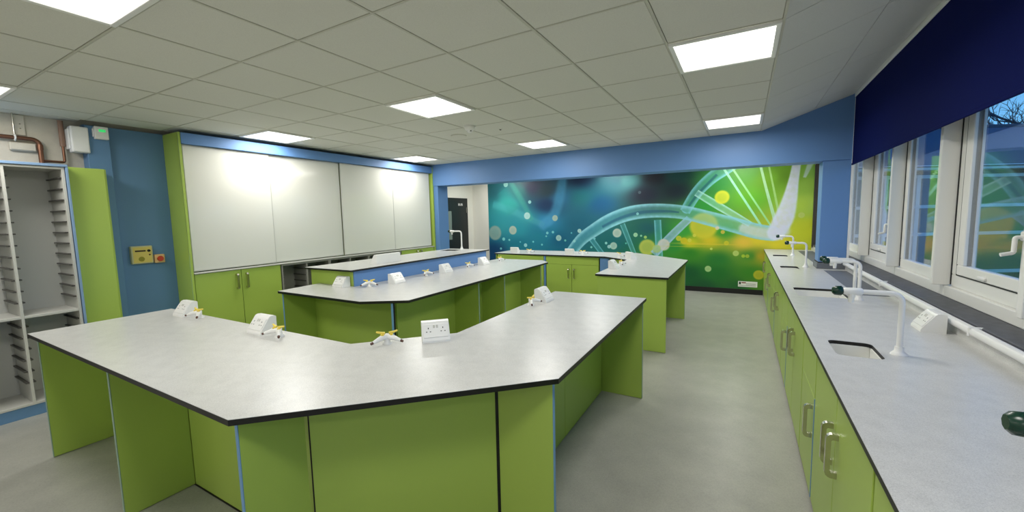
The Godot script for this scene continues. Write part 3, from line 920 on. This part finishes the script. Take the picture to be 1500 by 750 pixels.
func build_front_desk() -> void:
	var t := thing("student_bench", "large angled green student bench standing in the foreground, nearest the tray lockers", "bench")
	worktop(t, [[-4.33, -0.76], [-1.67, -0.75], [-0.713, -1.662], [-0.722, -3.64], [-1.587, -3.64], [-1.587, -2.06], [-2.03, -1.60], [-4.35, -1.60]], TOP)
	var y0 := 0.005
	var y1 := TOP - 0.025
	panel(t, "end_panel", [-4.24, -0.79], [-4.24, -1.56], y0, y1, M.green, "pale start")
	panel(t, "partition", [-2.975, -0.785], [-2.975, -1.12], y0, y1, M.green, "pale start")
	panel(t, "back_panel", [-4.23, -1.13], [-2.985, -1.13], y0, y1, M.green)
	panel(t, "back_panel", [-2.965, -1.13], [-1.705, -1.13], y0, y1, M.green)
	panel(t, "partition", [-1.695, -0.79], [-1.695, -1.06], y0, y1, M.green, "start")
	panel(t, "corner_panel", [-1.684, -1.082], [-1.073, -1.683], y0, y1, M.green)
	panel(t, "joint", [-1.694, -1.081], [-1.678, -1.097], y0, y1 - 0.001, M.black)
	panel(t, "joint", [-1.079, -1.683], [-1.064, -1.698], y0, y1 - 0.001, M.black)
	panel(t, "partition", [-0.755, -1.695], [-1.055, -1.695], y0, y1, M.green, "start")
	panel(t, "back_panel", [-1.115, -1.71], [-1.115, -2.69], y0, y1, M.green)
	panel(t, "back_panel", [-1.115, -2.694], [-1.115, -3.58], y0, y1, M.green)
	panel(t, "end_panel", [-0.745, -3.595], [-1.56, -3.595], y0, y1, M.green, "pale start")
	panel(t, "inner_panel", [-4.22, -1.555], [-2.06, -1.555], y0, y1, M.green)
	panel(t, "inner_panel", [-2.05, -1.565], [-1.57, -2.05], y0, y1, M.green)
	panel(t, "inner_panel", [-1.565, -2.06], [-1.565, -3.58], y0, y1, M.green)
	box(t, "base_seal", Vector3(-4.25, 0.0, -1.145), Vector3(-1.72, 0.006, -1.115), M.black, 0.0)

func build_middle_desk() -> void:
	var t := thing("student_bench", "angled green student bench wrapped round the blue sided teacher desk", "bench")
	worktop(t, [[-4.31, -2.52], [-3.01, -2.495], [-2.63, -2.72], [-2.685, -5.89], [-2.89, -6.12], [-3.735, -6.12], [-3.735, -3.045], [-4.36, -3.045]], TOP)
	var y0 := 0.005
	var y1 := TOP - 0.025
	panel(t, "end_panel", [-4.27, -2.55], [-4.27, -3.03], y0, y1, M.green, "start")
	panel(t, "back_panel", [-4.26, -2.92], [-2.98, -2.92], y0, y1, M.green)
	panel(t, "partition", [-2.775, -2.655], [-3.02, -2.89], y0, y1, M.green, "start")
	panel(t, "joint", [-2.7665, -2.667], [-2.80, -2.699], y0, y1 - 0.002, M.black)
	panel(t, "back_panel", [-3.06, -2.94], [-3.06, -3.94], y0, y1, M.green)
	panel(t, "partition", [-2.70, -3.95], [-3.06, -3.95], y0, y1, M.green, "pale start")
	panel(t, "partition", [-2.70, -4.55], [-3.06, -4.55], y0, y1, M.green, "pale start")
	panel(t, "back_panel", [-3.06, -3.96], [-3.06, -4.54], y0, y1, M.green)
	panel(t, "back_panel", [-3.06, -4.56], [-3.06, -5.64], y0, y1, M.green)
	panel(t, "end_panel", [-2.70, -5.65], [-3.72, -5.65], y0, y1, M.green, "pale start")

func build_teacher_desk() -> void:
	var t := thing("teacher_desk", "raised teacher desk with a blue side, green end and long grey top", "desk")
	var y := 1.09
	var core := put(plate_with_holes(-4.53, -3.715, -5.78, -2.99, [[-4.44, -4.16, -5.62, -5.36]], 0.03, y - 0.02, y - 0.0015), "worktop_core", M.core, t)
	core.set_meta("label", "black core showing at the edge of the worktop")
	put(plate_with_holes(-4.529, -3.716, -5.779, -2.991, [[-4.439, -4.161, -5.619, -5.361]], 0.03, y - 0.0015, y), "worktop_surface", M.top, t)
	panel(t, "end_panel", [-4.50, -3.058], [-3.762, -3.058], 0.005, y - 0.02, M.green)
	var side := panel(t, "side_panel", [-3.75, -3.05], [-3.75, -5.73], 0.005, y - 0.02, M.blue)
	side.set_meta("label", "blue side panel above the student bench")
	panel(t, "side_panel", [-4.50, -3.07], [-4.50, -5.73], 0.005, y - 0.02, M.green)
	panel(t, "end_panel", [-4.49, -5.72], [-3.76, -5.72], 0.005, y - 0.02, M.green)
	sink(Vector3(-4.30, y, -5.49), 0.28, 0.26, "small white sink set in the raised teacher desk top")
	water_tap(Vector3(-4.22, y, -5.70), PI * 1.5, "white swan-neck tap on the far end of the raised teacher desk")

func sink(at: Vector3, wx: float, wz: float, label: String) -> void:
	var t := thing("sink", label, "sink", at, 0.0, "sinks let into the worktops")
	var st := begin()
	var hx := wx * 0.5
	var hz := wz * 0.5
	var deep := -0.19
	add_box(st, Vector3(-hx - 0.012, deep, -hz - 0.012), Vector3(-hx + 0.004, -0.021, hz + 0.012), 0.003)
	add_box(st, Vector3(hx - 0.004, deep, -hz - 0.012), Vector3(hx + 0.012, -0.021, hz + 0.012), 0.003)
	add_box(st, Vector3(-hx + 0.004, deep, -hz - 0.012), Vector3(hx - 0.004, -0.021, -hz + 0.004), 0.003)
	add_box(st, Vector3(-hx + 0.004, deep, hz - 0.004), Vector3(hx - 0.004, -0.021, hz + 0.012), 0.003)
	add_box(st, Vector3(-hx, deep - 0.012, -hz), Vector3(hx, deep + 0.002, hz), 0.003)
	put(finish(st), "basin", M.basin, t)
	tube(t, "drain", [Vector3(0, deep + 0.002, 0), Vector3(0, deep + 0.006, 0)], [0.03, 0.026], M.chrome, 16)

# A white swan-neck laboratory tap; the arm runs along local +z.
func water_tap(at: Vector3, turn: float, label: String, reach := 0.235, tall := 0.31) -> void:
	var t := thing("water_tap", label, "tap", at, turn, "white swan-neck water taps")
	tube(t, "base_flange", [Vector3(0, 0, 0), Vector3(0, 0.006, 0), Vector3(0, 0.016, 0), Vector3(0, 0.02, 0), Vector3(0, 0.042, 0)], [0.034, 0.033, 0.024, 0.019, 0.018], M.white, 20)
	tube(t, "neck", rounded_path([Vector3(0, 0.03, 0), Vector3(0, tall, 0), Vector3(0, tall, reach - 0.06)], 0.05, 8), 0.0125, M.white, 14)
	var v := tube(t, "valve_body", [Vector3(0, tall, reach - 0.08), Vector3(0, tall, reach - 0.075), Vector3(0, tall, reach - 0.005), Vector3(0, tall, reach)], [0.014, 0.019, 0.019, 0.016], M.white, 14)
	tube(v, "outlet", [Vector3(0, tall - 0.012, reach - 0.035), Vector3(0, tall - 0.04, reach - 0.035), Vector3(0, tall - 0.058, reach - 0.035)], [0.015, 0.013, 0.011], M.white, 12)
	var k := tube(t, "knob", [Vector3(0, tall, reach - 0.001), Vector3(0, tall, reach + 0.008), Vector3(0, tall, reach + 0.036), Vector3(0, tall, reach + 0.046)], [0.016, 0.026, 0.024, 0.015], M.knob, 8)
	k.set_meta("label", "dark green faceted knob")

func cupboard(called: String, label: String, at: Vector3, turn: float, wide: float, deep: float, y1: float, count: int, rail: float, handle_y: float, group: String) -> void:
	var t := thing(called, label, "cupboard", at, turn, group)
	var side_top := 0.67 if group.contains("window") else y1   # the sink bowls hang between the units
	box(t, "side_panel", Vector3(0.001, 0.04, -deep), Vector3(0.017, minf(y1, side_top), -0.02), M.green, 0.001)
	box(t, "side_panel", Vector3(wide - 0.017, 0.04, -deep), Vector3(wide - 0.001, minf(y1, side_top), -0.02), M.green, 0.001)
	box(t, "bottom", Vector3(0.017, 0.05, -deep), Vector3(wide - 0.017, 0.066, -0.02), M.green, 0.001)
	box(t, "plinth", Vector3(0.001, 0, -deep + 0.02), Vector3(wide - 0.001, 0.045, -0.045), M.black, 0.0)
	var top := y1
	if rail > 0.0:
		box(t, "fixed_rail", Vector3(0.002, rail + 0.003, -0.02), Vector3(wide - 0.002, y1, -0.002), M.green, 0.0015)
		top = rail
	doors(t, 0.002, wide - 0.002, 0.045, top, -0.011, count, handle_y)
	if called == "sink_cupboard":
		box(t, "blue_edge_strip", Vector3(wide - 0.001, 0.045, -0.02), Vector3(wide + 0.006, top, 0.0), M.blue_edge, 0.0)

func build_rear_desk() -> void:
	var t := thing("student_bench", "angled student bench beyond the aisle in front of the mural", "bench")
	worktop(t, [[-4.41, -7.06], [-2.09, -6.985], [-1.62, -6.60], [-1.597, -4.91], [-0.732, -4.89], [-0.735, -6.83], [-1.72, -7.78], [-4.41, -7.86]], TOP)
	var y0 := 0.005
	var y1 := TOP - 0.025
	panel(t, "end_panel", [-1.57, -4.935], [-0.755, -4.925], y0, y1, M.green)
	panel(t, "inner_panel", [-1.572, -4.95], [-1.60, -6.58], y0, y1, M.green)
	panel(t, "back_panel", [-1.12, -4.945], [-1.12, -6.65], y0, y1, M.green)
	panel(t, "partition", [-0.755, -6.66], [-1.12, -6.66], y0, y1, M.green, "pale start")
	panel(t, "corner_panel", [-2.0, -7.0], [-1.63, -6.64], y0, y1, M.green)
	var post := panel(t, "post", [-2.19, -7.02], [-2.02, -7.015], y0, y1, M.blue)
	post.set_meta("label", "blue filler post")
	panel(t, "end_panel", [-4.38, -7.08], [-4.38, -7.82], y0, y1, M.green)
	panel(t, "outer_panel", [-4.36, -7.82], [-1.74, -7.75], y0, y1, M.green)
	panel(t, "outer_corner_panel", [-1.72, -7.73], [-1.14, -7.16], y0, y1, M.green)
	var g := "green cupboards under the bench before the mural"
	cupboard("base_cupboard", "green cupboard of the mural bench, at the end beside the white rear wall", Vector3(-4.33, 0, -7.045), 0.0, 1.03, 0.6, y1 - 0.001, 2, 0.725, 0.56, g)
	panel(t, "filler_strip", [-3.293, -7.045], [-3.255, -7.043], y0, y1, M.blue)
	cupboard("base_cupboard", "green two-door cupboard of the mural bench beside the blue post", Vector3(-3.25, 0, -7.04), 0.0, 1.03, 0.6, y1 - 0.001, 2, 0.725, 0.56, g)

# ------------------------------------------------------------------ window bench
func build_window_bench() -> void:
	var t := thing("window_worktop", "long speckled grey worktop with sink cut-outs running under the windows", "worktop")
	var holes := [[0.433, 0.63, -8.05, -7.80], [0.433, 0.625, -6.46, -6.20], [0.428, 0.785, -4.70, -4.25], [0.433, 0.625, -2.86, -2.575], [0.433, 0.625, -1.26, -0.97]]
	var core := put(plate_with_holes(0.35, 0.861, -9.19, 1.4, holes, 0.035, TOP - 0.02, TOP - 0.0015), "worktop_core", M.core, t)
	core.set_meta("label", "black core showing at the edge of the worktop")
	var inner := []
	for h in holes:
		inner.append([h[0] - 0.001, h[1] + 0.001, h[2] - 0.001, h[3] + 0.001])
	put(plate_with_holes(0.351, 0.861, -9.19, 1.4, inner, 0.035, TOP - 0.0015, TOP), "worktop_surface", M.top, t)
	for s in [[-9.19, -8.95], [-6.75, -6.17], [-4.46, 1.4]]:
		box(t, "filler_surface", Vector3(0.861, TOP - 0.02, s[0]), Vector3(1.088, TOP, s[1]), M.top, 0.0)
	for s in [[-8.95, -6.75], [-6.17, -4.46]]:
		box(t, "infill_panel", Vector3(0.864, TOP - 0.02, s[0] + 0.002), Vector3(1.088, TOP - 0.004, s[1] - 0.002), M.infill, 0.0015)
	for s in [[-9.19, -6.63], [-6.29, 1.4]]:
		box(t, "upstand", Vector3(1.088, TOP - 0.02, s[0]), Vector3(1.116, 0.941, s[1]), M.top, 0.002)
	var names := ["at the mural end", "beside the blue post", "wide, with a pair of taps", "with a single tall tap beside it", "at the near end"]
	for k in holes.size():
		var h: Array = holes[k]
		sink(Vector3((h[0] + h[1]) * 0.5, TOP, (h[2] + h[3]) * 0.5), h[1] - h[0], h[3] - h[2], "white sink let into the window worktop, " + names[k])
	water_tap(Vector3(0.708, TOP, -8.03), -PI / 2, "white swan-neck tap of the window bench closest to the mural", 0.19)
	water_tap(Vector3(0.712, TOP, -6.43), -PI / 2, "white swan-neck tap standing just before the blue post", 0.19)
	water_tap(Vector3(0.828, TOP, -4.22), -PI / 2, "white swan-neck tap of the wide sink pair, nearer the socket pod", 0.2)
	water_tap(Vector3(0.832, TOP, -4.40), -PI / 2, "white swan-neck tap of the wide sink pair, nearer the blue post", 0.2)
	water_tap(Vector3(0.700, TOP, -2.70), -PI / 2, "white swan-neck tap with a dark knob in front of the socket pod", 0.235)
	water_tap(Vector3(0.722, TOP, -1.125), -PI / 2, "white swan-neck tap at the near end with only its dark knob showing", 0.224, 0.322)
	# cupboards, front at x = 0.362 facing the aisle
	var g := "green cupboards under the window bench"
	var spots := [[-9.19, 2, 0.0, "beside the mural"], [-8.12, 1, 0.61, "under the sink closest to the mural"], [-7.57, 2, 0.0, "past the blue post"], [-6.5, 1, 0.61, "under the sink by the blue post"], [-5.95, 2, 0.0, "before the blue post"], [-4.86, 1, 0.61, "under the wide sink"], [-4.30, 2, 0.0, "between the wide sink and the single tap sink"], [-3.20, 1, 0.61, "below the sink with one tap"], [-2.66, 2, 0.0, "with overlapping bow handles"], [-1.54, 2, 0.0, "at the near end of the run"]]
	for k in spots.size():
		var z0: float = spots[k][0]
		var z1: float = spots[k + 1][0] if k + 1 < spots.size() else -0.45
		var single: bool = spots[k][1] == 1
		cupboard("sink_cupboard" if single else "base_cupboard", ("green single-door cupboard of the window bench " if single else "green two-door cupboard of the window bench ") + String(spots[k][3]), Vector3(0.362, 0, z0 + 0.004), -PI / 2, z1 - z0 - 0.012, 0.62, TOP - 0.021, spots[k][1], spots[k][2], 0.46 if single else 0.62, g)

# ------------------------------------------------------------------ left wall
func build_board_wall() -> void:
	var xf := -5.315
	var unit := thing("board_housing", "tall housing round the whiteboards with blue fascia and green end panels", "housing")
	box(unit, "fascia", Vector3(-5.60, 2.50, -6.27), Vector3(xf + 0.02, 2.618, -2.185), M.blue, 0.002)
	for z in [[-2.185, -2.16], [-6.31, -6.275]]:
		var e := box(unit, "end_panel", Vector3(-5.655, 0.0, z[0]), Vector3(xf + 0.012, 2.62, z[1]), M.green, 0.002)
		box(e, "edging", Vector3(0.167, -1.31, -0.0125), Vector3(0.1745, 1.31, 0.0125), M.blue_edge if z[0] > -3.0 else M.green, 0.001)
	box(unit, "backing_panel", Vector3(-5.64, 1.07, -6.27), Vector3(-5.42, 2.50, -2.19), M.green, 0.0)
	box(unit, "pen_ledge", Vector3(-5.42, 1.070, -6.27), Vector3(xf + 0.012, 1.088, -2.19), M.grey_frame, 0.004)
	var edges := [-2.20, -3.145, -4.205, -5.27, -6.235]
	var said := ["white sliding whiteboard beside the tall green end panel", "white sliding whiteboard second from the green end panel", "white sliding whiteboard second from the blue beam", "white sliding whiteboard beside the blue beam"]
	var depth := [0.0, -0.022, 0.0, -0.008]
	for k in 4:
		var w := thing("whiteboard", said[k], "whiteboard", Vector3(xf - 0.03 + depth[k], 1.10, (edges[k] + edges[k + 1]) * 0.5), 0.0, "sliding whiteboards on the left wall")
		var half: float = (edges[k] - edges[k + 1]) * 0.5 - 0.004
		box(w, "writing_surface", Vector3(-0.008, 0.012, -half + 0.006), Vector3(0.004, 1.385, half - 0.006), M.board, 0.001)
		var st := begin()
		add_box(st, Vector3(-0.010, 0, -half), Vector3(0.006, 0.012, half), 0.001)
		add_box(st, Vector3(-0.010, 1.385, -half), Vector3(0.006, 1.397, half), 0.001)
		add_box(st, Vector3(-0.010, 0.012, -half), Vector3(0.006, 1.385, -half + 0.006), 0.001)
		add_box(st, Vector3(-0.010, 0.012, half - 0.006), Vector3(0.006, 1.385, half), 0.001)
		put(finish(st), "frame", M.grey_frame, w)
	var g := "green cupboards under the whiteboards"
	cupboard("base_cupboard", "green two-door cupboard under the whiteboard beside the tall end panel", Vector3(xf, 0, -2.19), PI / 2, 0.985, 0.3, 1.066, 2, 0.0, 0.93, g)
	cupboard("base_cupboard", "green two-door cupboard under the whiteboards beside the blue beam post", Vector3(xf, 0, -5.38), PI / 2, 0.885, 0.3, 1.066, 2, 0.0, 0.95, g)
	var where := ["next to the green cupboard of the first whiteboard", "in the middle of the run under the whiteboards", "next to the cupboard by the blue beam"]
	for k in 3:
		tray_unit(Vector3(xf, 0, -3.185 - 0.729 * k), 2, 0.725, 1.066, [0.08], M.grey_inside, M.grey_inside, "dark open tray storage unit " + where[k], 0.3, 0.085)

# A carcass of open columns with tray runners; it faces +x, its near end at the given place, columns run to -z.
func tray_unit(at: Vector3, columns: int, wide: float, tall: float, shelves: Array, face: Material, inside: Material, label: String, deep: float, pitch: float) -> void:
	var t := thing("tray_unit", label, "storage unit", at, PI / 2, "open tray storage units")
	# local: x runs along the wall away from the viewer, z is depth with the front at 0
	box(t, "back", Vector3(0, shelves[0], -deep), Vector3(wide, tall, -deep + 0.012), inside, 0.0)
	box(t, "top", Vector3(0, tall - 0.018, -deep + 0.012), Vector3(wide, tall, 0), face, 0.001)
	for s in shelves:
		box(t, "shelf", Vector3(0.018, s, -deep + 0.012), Vector3(wide - 0.018, s + 0.02, -0.001), face, 0.001)
	var w := (wide - 0.018) / columns
	for c in columns + 1:
		var x := c * w
		box(t, "side" if c == 0 or c == columns else "divider", Vector3(x, shelves[0], -deep + 0.012), Vector3(x + 0.018, tall - 0.018, 0), face, 0.001)
	var run := bevel_box(Vector3(0.022, 0.012, deep - 0.05), 0.002)
	for k in shelves.size():
		var lo: float = shelves[k] + 0.02
		var hi: float = shelves[k + 1] if k + 1 < shelves.size() else tall - 0.018
		var n := int((hi - lo - 0.06) / pitch)
		for i in n:
			var y := hi - 0.075 - pitch * i
			for c in columns:
				for s in [c * w + 0.018 + 0.011, (c + 1) * w - 0.011]:
					put(run, "runner", M.runner, t, Vector3(s, y, -deep * 0.5))
	box(t, "plinth", Vector3(0, 0, -deep + 0.02), Vector3(wide, shelves[0], -0.012), M.wall_blue, 0.001)

func build_tray_lockers() -> void:
	for k in 2:
		tray_unit(Vector3(-5.33, 0, 0.16 - 0.725 * k), 2, 0.72, 2.165, [0.10, 0.86], M.grey_frame, M.grey_frame, ["tall pale grey tray locker nearer the back of the room", "tall pale grey tray locker beside the green filler panel"][k], 0.40, 0.098)
	var t := thing("locker_surround", "thin blue top and side boards framing the grey tray lockers", "surround")
	box(t, "top_board", Vector3(-5.74, 2.168, -1.305), Vector3(-5.315, 2.19, 0.16), M.surround, 0.002)
	box(t, "side_board", Vector3(-5.74, 0.0, -1.306), Vector3(-5.315, 2.166, -1.290), M.surround, 0.002)
	var f := thing("filler_panel", "flat lime green panel standing between the lockers and the blue pilaster", "panel")
	box(f, "board", Vector3(-5.43, 0.005, -1.575), Vector3(-5.41, 2.18, -1.312), M.green, 0.002)
	box(f, "edge", Vector3(-5.61, 0.005, -1.592), Vector3(-5.43, 2.18, -1.577), M.green, 0.001)

func build_left_wall_fittings() -> void:
	var x := -5.75
	var p := thing("copper_pipes", "bent copper pipes on the cream wall above the lockers", "pipes")
	tube(p, "main_pipe", rounded_path([Vector3(x + 0.05, 2.44, 0.1), Vector3(x + 0.05, 2.44, -1.235), Vector3(x + 0.05, 2.195, -1.235)], 0.06, 8), 0.018, M.copper, 14)
	tube(p, "branch_pipe", rounded_path([Vector3(x + 0.05, 2.25, -1.235), Vector3(x + 0.05, 2.25, -1.385), Vector3(x + 0.05, 2.42, -1.385)], 0.02, 6), 0.011, M.copper, 12)
	tube(p, "riser", [Vector3(x + 0.05, 2.40, -1.385), Vector3(x + 0.05, 2.64, -1.385)], 0.02, plain([140, 110, 92], 0.5), 12)
	tube(p, "joint", [Vector3(x + 0.05, 2.395, -1.235), Vector3(x + 0.05, 2.35, -1.235)], 0.021, M.copper, 14)
	tube(p, "bracket", [Vector3(x + 0.012, 2.44, -1.09), Vector3(x + 0.05, 2.415, -1.09), Vector3(x + 0.075, 2.44, -1.09), Vector3(x + 0.05, 2.466, -1.09)], 0.007, M.white, 8)
	tube(p, "hanger", [Vector3(x + 0.05, 2.46, -1.09), Vector3(x + 0.05, 2.655, -1.09)], 0.006, M.chrome, 8)
	var tr := thing("cable_trunking", "short vertical piece of white trunking with two screws over the copper pipe", "trunking", Vector3(x, 2.46, -1.13))
	box(tr, "cover", Vector3(0, 0.01, -0.035), Vector3(0.02, 0.19, 0.035), M.cream_wall, 0.003)
	for y in [0.07, 0.11]:
		tube(tr, "screw", [Vector3(0.02, y, -0.005), Vector3(0.024, y, -0.005)], [0.006, 0.005], M.chrome, 10)
	var b := thing("junction_box", "small flat white box under the copper pipe", "box", Vector3(x, 2.33, -1.14))
	box(b, "body", Vector3(0, 0, -0.075), Vector3(0.045, 0.07, 0.085), M.cream_wall, 0.006)
	box(b, "lid", Vector3(0.045, 0.006, -0.068), Vector3(0.05, 0.064, 0.078), M.cream_wall, 0.003)
	var w := thing("control_box", "white wall unit with a stepped side beside the blue pilaster", "box", Vector3(-5.66, 2.345, -1.48))
	box(w, "body", Vector3(-0.02, 0, -0.065), Vector3(0.07, 0.245, 0.06), M.white, 0.006)
	box(w, "side_step", Vector3(-0.07, 0.03, 0.06), Vector3(0.04, 0.22, 0.072), M.white, 0.006)
	box(w, "front_cover", Vector3(0.07, 0.008, -0.058), Vector3(0.076, 0.237, 0.053), M.white, 0.003)
	box(w, "mount", Vector3(-0.09, 0.05, -0.03), Vector3(-0.02, 0.2, 0.06), M.white, 0.002)
	var d := thing("gas_monitor", "small white monitor with a lit green display high on the blue pilaster", "monitor", Vector3(-5.615, 2.49, -1.635))
	box(d, "body", Vector3(0, 0, -0.052), Vector3(0.045, 0.122, 0.05), M.white, 0.004)
	box(d, "side_clip", Vector3(0, 0.02, 0.05), Vector3(0.03, 0.10, 0.06), M.white, 0.003)
	var sc := box(d, "display_screen", Vector3(0.045, 0.07, -0.03), Vector3(0.047, 0.095, 0.02), glow([60, 205, 110], 0.7), 0.0)
	sc.set_meta("label", "lit green display")
	var y := thing("gas_control_panel", "yellow gas shut-off control panel with key switch on the blue wall", "control panel", Vector3(-5.66, 1.22, -1.86))
	box(y, "case", Vector3(0, 0, -0.092), Vector3(0.05, 0.19, 0.092), plain([200, 196, 160], 0.5), 0.006)
	var face := box(y, "faceplate", Vector3(0.05, 0.012, -0.08), Vector3(0.053, 0.178, 0.078), plain([222, 200, 104], 0.5), 0.001)
	box(face, "title_strip", Vector3(0.0012, 0.034, -0.028), Vector3(0.0022, 0.05, 0.062), plain([60, 44, 30], 0.6), 0.0)
	tube(face, "key_switch", [Vector3(0.001, 0.042, -0.055), Vector3(0.014, 0.042, -0.055)], [0.014, 0.012], M.black, 16)
	tube(face, "lamp", [Vector3(0.001, -0.002, -0.06), Vector3(0.006, -0.002, -0.06)], [0.009, 0.006], M.brown, 12)
	tube(face, "badge", [Vector3(0.001, -0.045, 0.012), Vector3(0.0026, -0.045, 0.012)], [0.026, 0.026], plain([150, 140, 40], 0.6), 20)
	var e := thing("emergency_stop", "small orange boxed emergency stop button beside the yellow gas panel", "button", Vector3(-5.66, 1.215, -2.01))
	box(e, "case", Vector3(0, 0, -0.045), Vector3(0.045, 0.092, 0.045), plain([232, 190, 130], 0.5), 0.005)
	tube(e, "push_button", [Vector3(0.045, 0.046, 0), Vector3(0.058, 0.046, 0), Vector3(0.066, 0.046, 0)], [0.018, 0.03, 0.027], plain([200, 62, 28], 0.4), 20)
	var hook := thing("blind_cord_hook", "thin dark blind cord hanging beside the blue post", "cord", Vector3(1.125, 1.95, -8.8))
	tube(hook, "cord", [Vector3(0, 0.0, 0), Vector3(0, 0.45, 0)], 0.008, M.black, 8)
	tube(hook, "toggle", [Vector3(0, -0.04, 0), Vector3(0, 0.0, 0)], [0.016, 0.01], M.black, 8)

# ------------------------------------------------------------------ pods and gas taps
func make_pod(called: String, label: String, at: Vector3, turn: float, group: String, gangs := 2) -> Node3D:
	var t := thing(called, label, "socket", at, turn, group)
	var width := 0.164 if gangs == 2 else 0.40
	var st := begin()
	var prof := [[0, 0], [0, 0.108], [0.006, 0.113], [0.03, 0.115], [0.042, 0.111], [0.05, 0.103], [0.108, 0.021], [0.112, 0.012], [0.112, 0]]
	add_profile(st, prof, width)
	put(finish(st), "body", M.white, t)
	var tilt := -atan2(0.058, 0.082)
	for s in ([0.0] if gangs == 2 else [-0.1, 0.1]):
		var f := put(bevel_box(Vector3(0.146, 0.084, 0.007), 0.002), "faceplate", M.white, t, Vector3(s, 0.0635, 0.0805), Vector3(tilt, 0, 0))
		for k in [-1, 1]:
			put(bevel_box(Vector3(0.005, 0.009, 0.003), 0.0), "pin_hole", M.black, f, Vector3(0.043 * k, 0.016, 0.0025))
			for m in [-1, 1]:
				put(bevel_box(Vector3(0.0075, 0.0048, 0.003), 0.0), "pin_hole", M.black, f, Vector3(0.043 * k + 0.011 * m, -0.006, 0.0025))
			put(bevel_box(Vector3(0.011, 0.018, 0.006), 0.0015), "rocker_switch", M.grey_frame, f, Vector3(0.009 * k, 0.026, 0.003))
	return t

func make_gas_tap(label: String, at: Vector3, turn: float) -> Node3D:
	var t := thing("gas_tap", label, "gas tap", at, turn, "twin gas taps with yellow levers")
	tube(t, "base", [Vector3(0, 0, 0), Vector3(0, 0.006, 0), Vector3(0, 0.012, 0), Vector3(0, 0.03, 0), Vector3(0, 0.052, 0), Vector3(0, 0.06, 0)], [0.03, 0.03, 0.02, 0.017, 0.018, 0.012], M.white, 16)
	for s in [-1.0, 1.0]:
		var n := tube(t, "nozzle", [Vector3(0.006 * s, 0.044, 0.004), Vector3(0.032 * s, 0.042, 0.02), Vector3(0.066 * s, 0.030, 0.042), Vector3(0.078 * s, 0.026, 0.05)], [0.016, 0.016, 0.011, 0.009], M.white, 12)
		tube(n, "nozzle_tip", [Vector3(0.078 * s, 0.026, 0.05), Vector3(0.09 * s, 0.022, 0.058)], [0.008, 0.007], M.brown, 10)
		var lv := begin()
		add_tube(lv, [Vector3(0.026 * s, 0.05, 0.016), Vector3(0.026 * s, 0.064, 0.016)], 0.01, 10)
		add_tube(lv, [Vector3(0.012 * s, 0.066, 0.006), Vector3(0.03 * s, 0.069, 0.008), Vector3(0.06 * s, 0.075, 0.0)], [0.008, 0.0075, 0.0055], 10)
		put(finish(lv), "lever", M.yellow, t)
	return t

func build_pods_and_taps() -> void:
	var g := "white twin socket pods on the benches"
	var y := TOP
	var pods := [
		[-3.915, -1.585, 0.0, "white twin socket pod on the front bench nearest the tall green end panel"],
		[-2.80, -1.565, 0.0, "white twin socket pod in the middle of the front bench's long left arm"],
		[-1.655, -1.925, PI * 0.25, "white twin socket pod at the angled corner of the front bench, sockets showing"],
		[-1.55, -3.19, PI * 0.5, "white twin socket pod on the front bench's arm beside the aisle"],
		[-3.885, -3.04, 0.0, "white twin socket pod against the green end of the teacher desk"],
		[-3.53, -3.42, PI * 0.5, "white twin socket pod nearest the corner along the teacher desk's blue side"],
		[-3.56, -4.36, PI * 0.5, "white twin socket pod halfway along the teacher desk's blue side"],
		[-3.56, -5.29, PI * 0.5, "white twin socket pod at the far end of the teacher desk's blue side"],
		[-4.01, -7.16, PI, "white twin socket pod on the mural bench nearest the white rear wall"],
		[-2.80, -7.08, PI, "white twin socket pod in the middle of the mural bench"],
		[-1.58, -5.50, PI * 0.5, "white twin socket pod on the short arm of the mural bench"],
		[-1.63, -6.72, PI * 0.75, "white twin socket pod at the angled corner of the mural bench"],
		[1.045, -3.34, -PI * 0.5, "white twin socket pod on the window worktop against the pipe"],
	]
	var first: Node3D = null
	for p in pods:
		if first == null:
			first = make_pod("socket_pod", p[3], Vector3(p[0], y, p[1]), p[2], g)
		else:
			copy_of(first, p[3], Vector3(p[0], y, p[1]), p[2], g)
	make_pod("wide_socket_pod", "long white socket pod on the raised teacher desk, seen from behind", Vector3(-3.90, 1.09, -3.72), -PI * 0.5, "", 4)
	var taps := [
		[-3.70, -1.535, 0.0, "twin gas tap on the front bench nearest the tall green end panel"],
		[-2.585, -1.50, 0.0, "twin gas tap in the middle of the front bench's long left arm"],
		[-1.83, -1.70, PI * 0.25, "twin gas tap at the angled corner of the front bench"],
		[-1.52, -2.98, PI * 0.5, "twin gas tap on the front bench's arm beside the aisle"],
		[-3.59, -3.12, PI * 0.25, "twin gas tap at the corner of the teacher desk's blue side"],
		[-3.55, -4.0, PI * 0.5, "twin gas tap between the first two pods along the blue side"],
		[-3.53, -4.9, PI * 0.5, "twin gas tap between the last two pods along the blue side"],
		[-3.50, -5.75, PI * 0.5, "twin gas tap at the far end of the bench beside the teacher desk"],
		[-3.72, -7.26, PI, "twin gas tap on the mural bench nearest the white rear wall"],
		[-2.60, -7.25, PI, "twin gas tap in the middle of the mural bench"],
		[-1.53, -5.85, PI * 0.5, "twin gas tap on the short arm of the mural bench"],
		[-1.85, -6.98, PI * 0.75, "twin gas tap at the angled corner of the mural bench"],
	]
	first = null
	for p in taps:
		if first == null:
			first = make_gas_tap(p[3], Vector3(p[0], y, p[1]), p[2])
		else:
			copy_of(first, p[3], Vector3(p[0], y, p[1]), p[2])
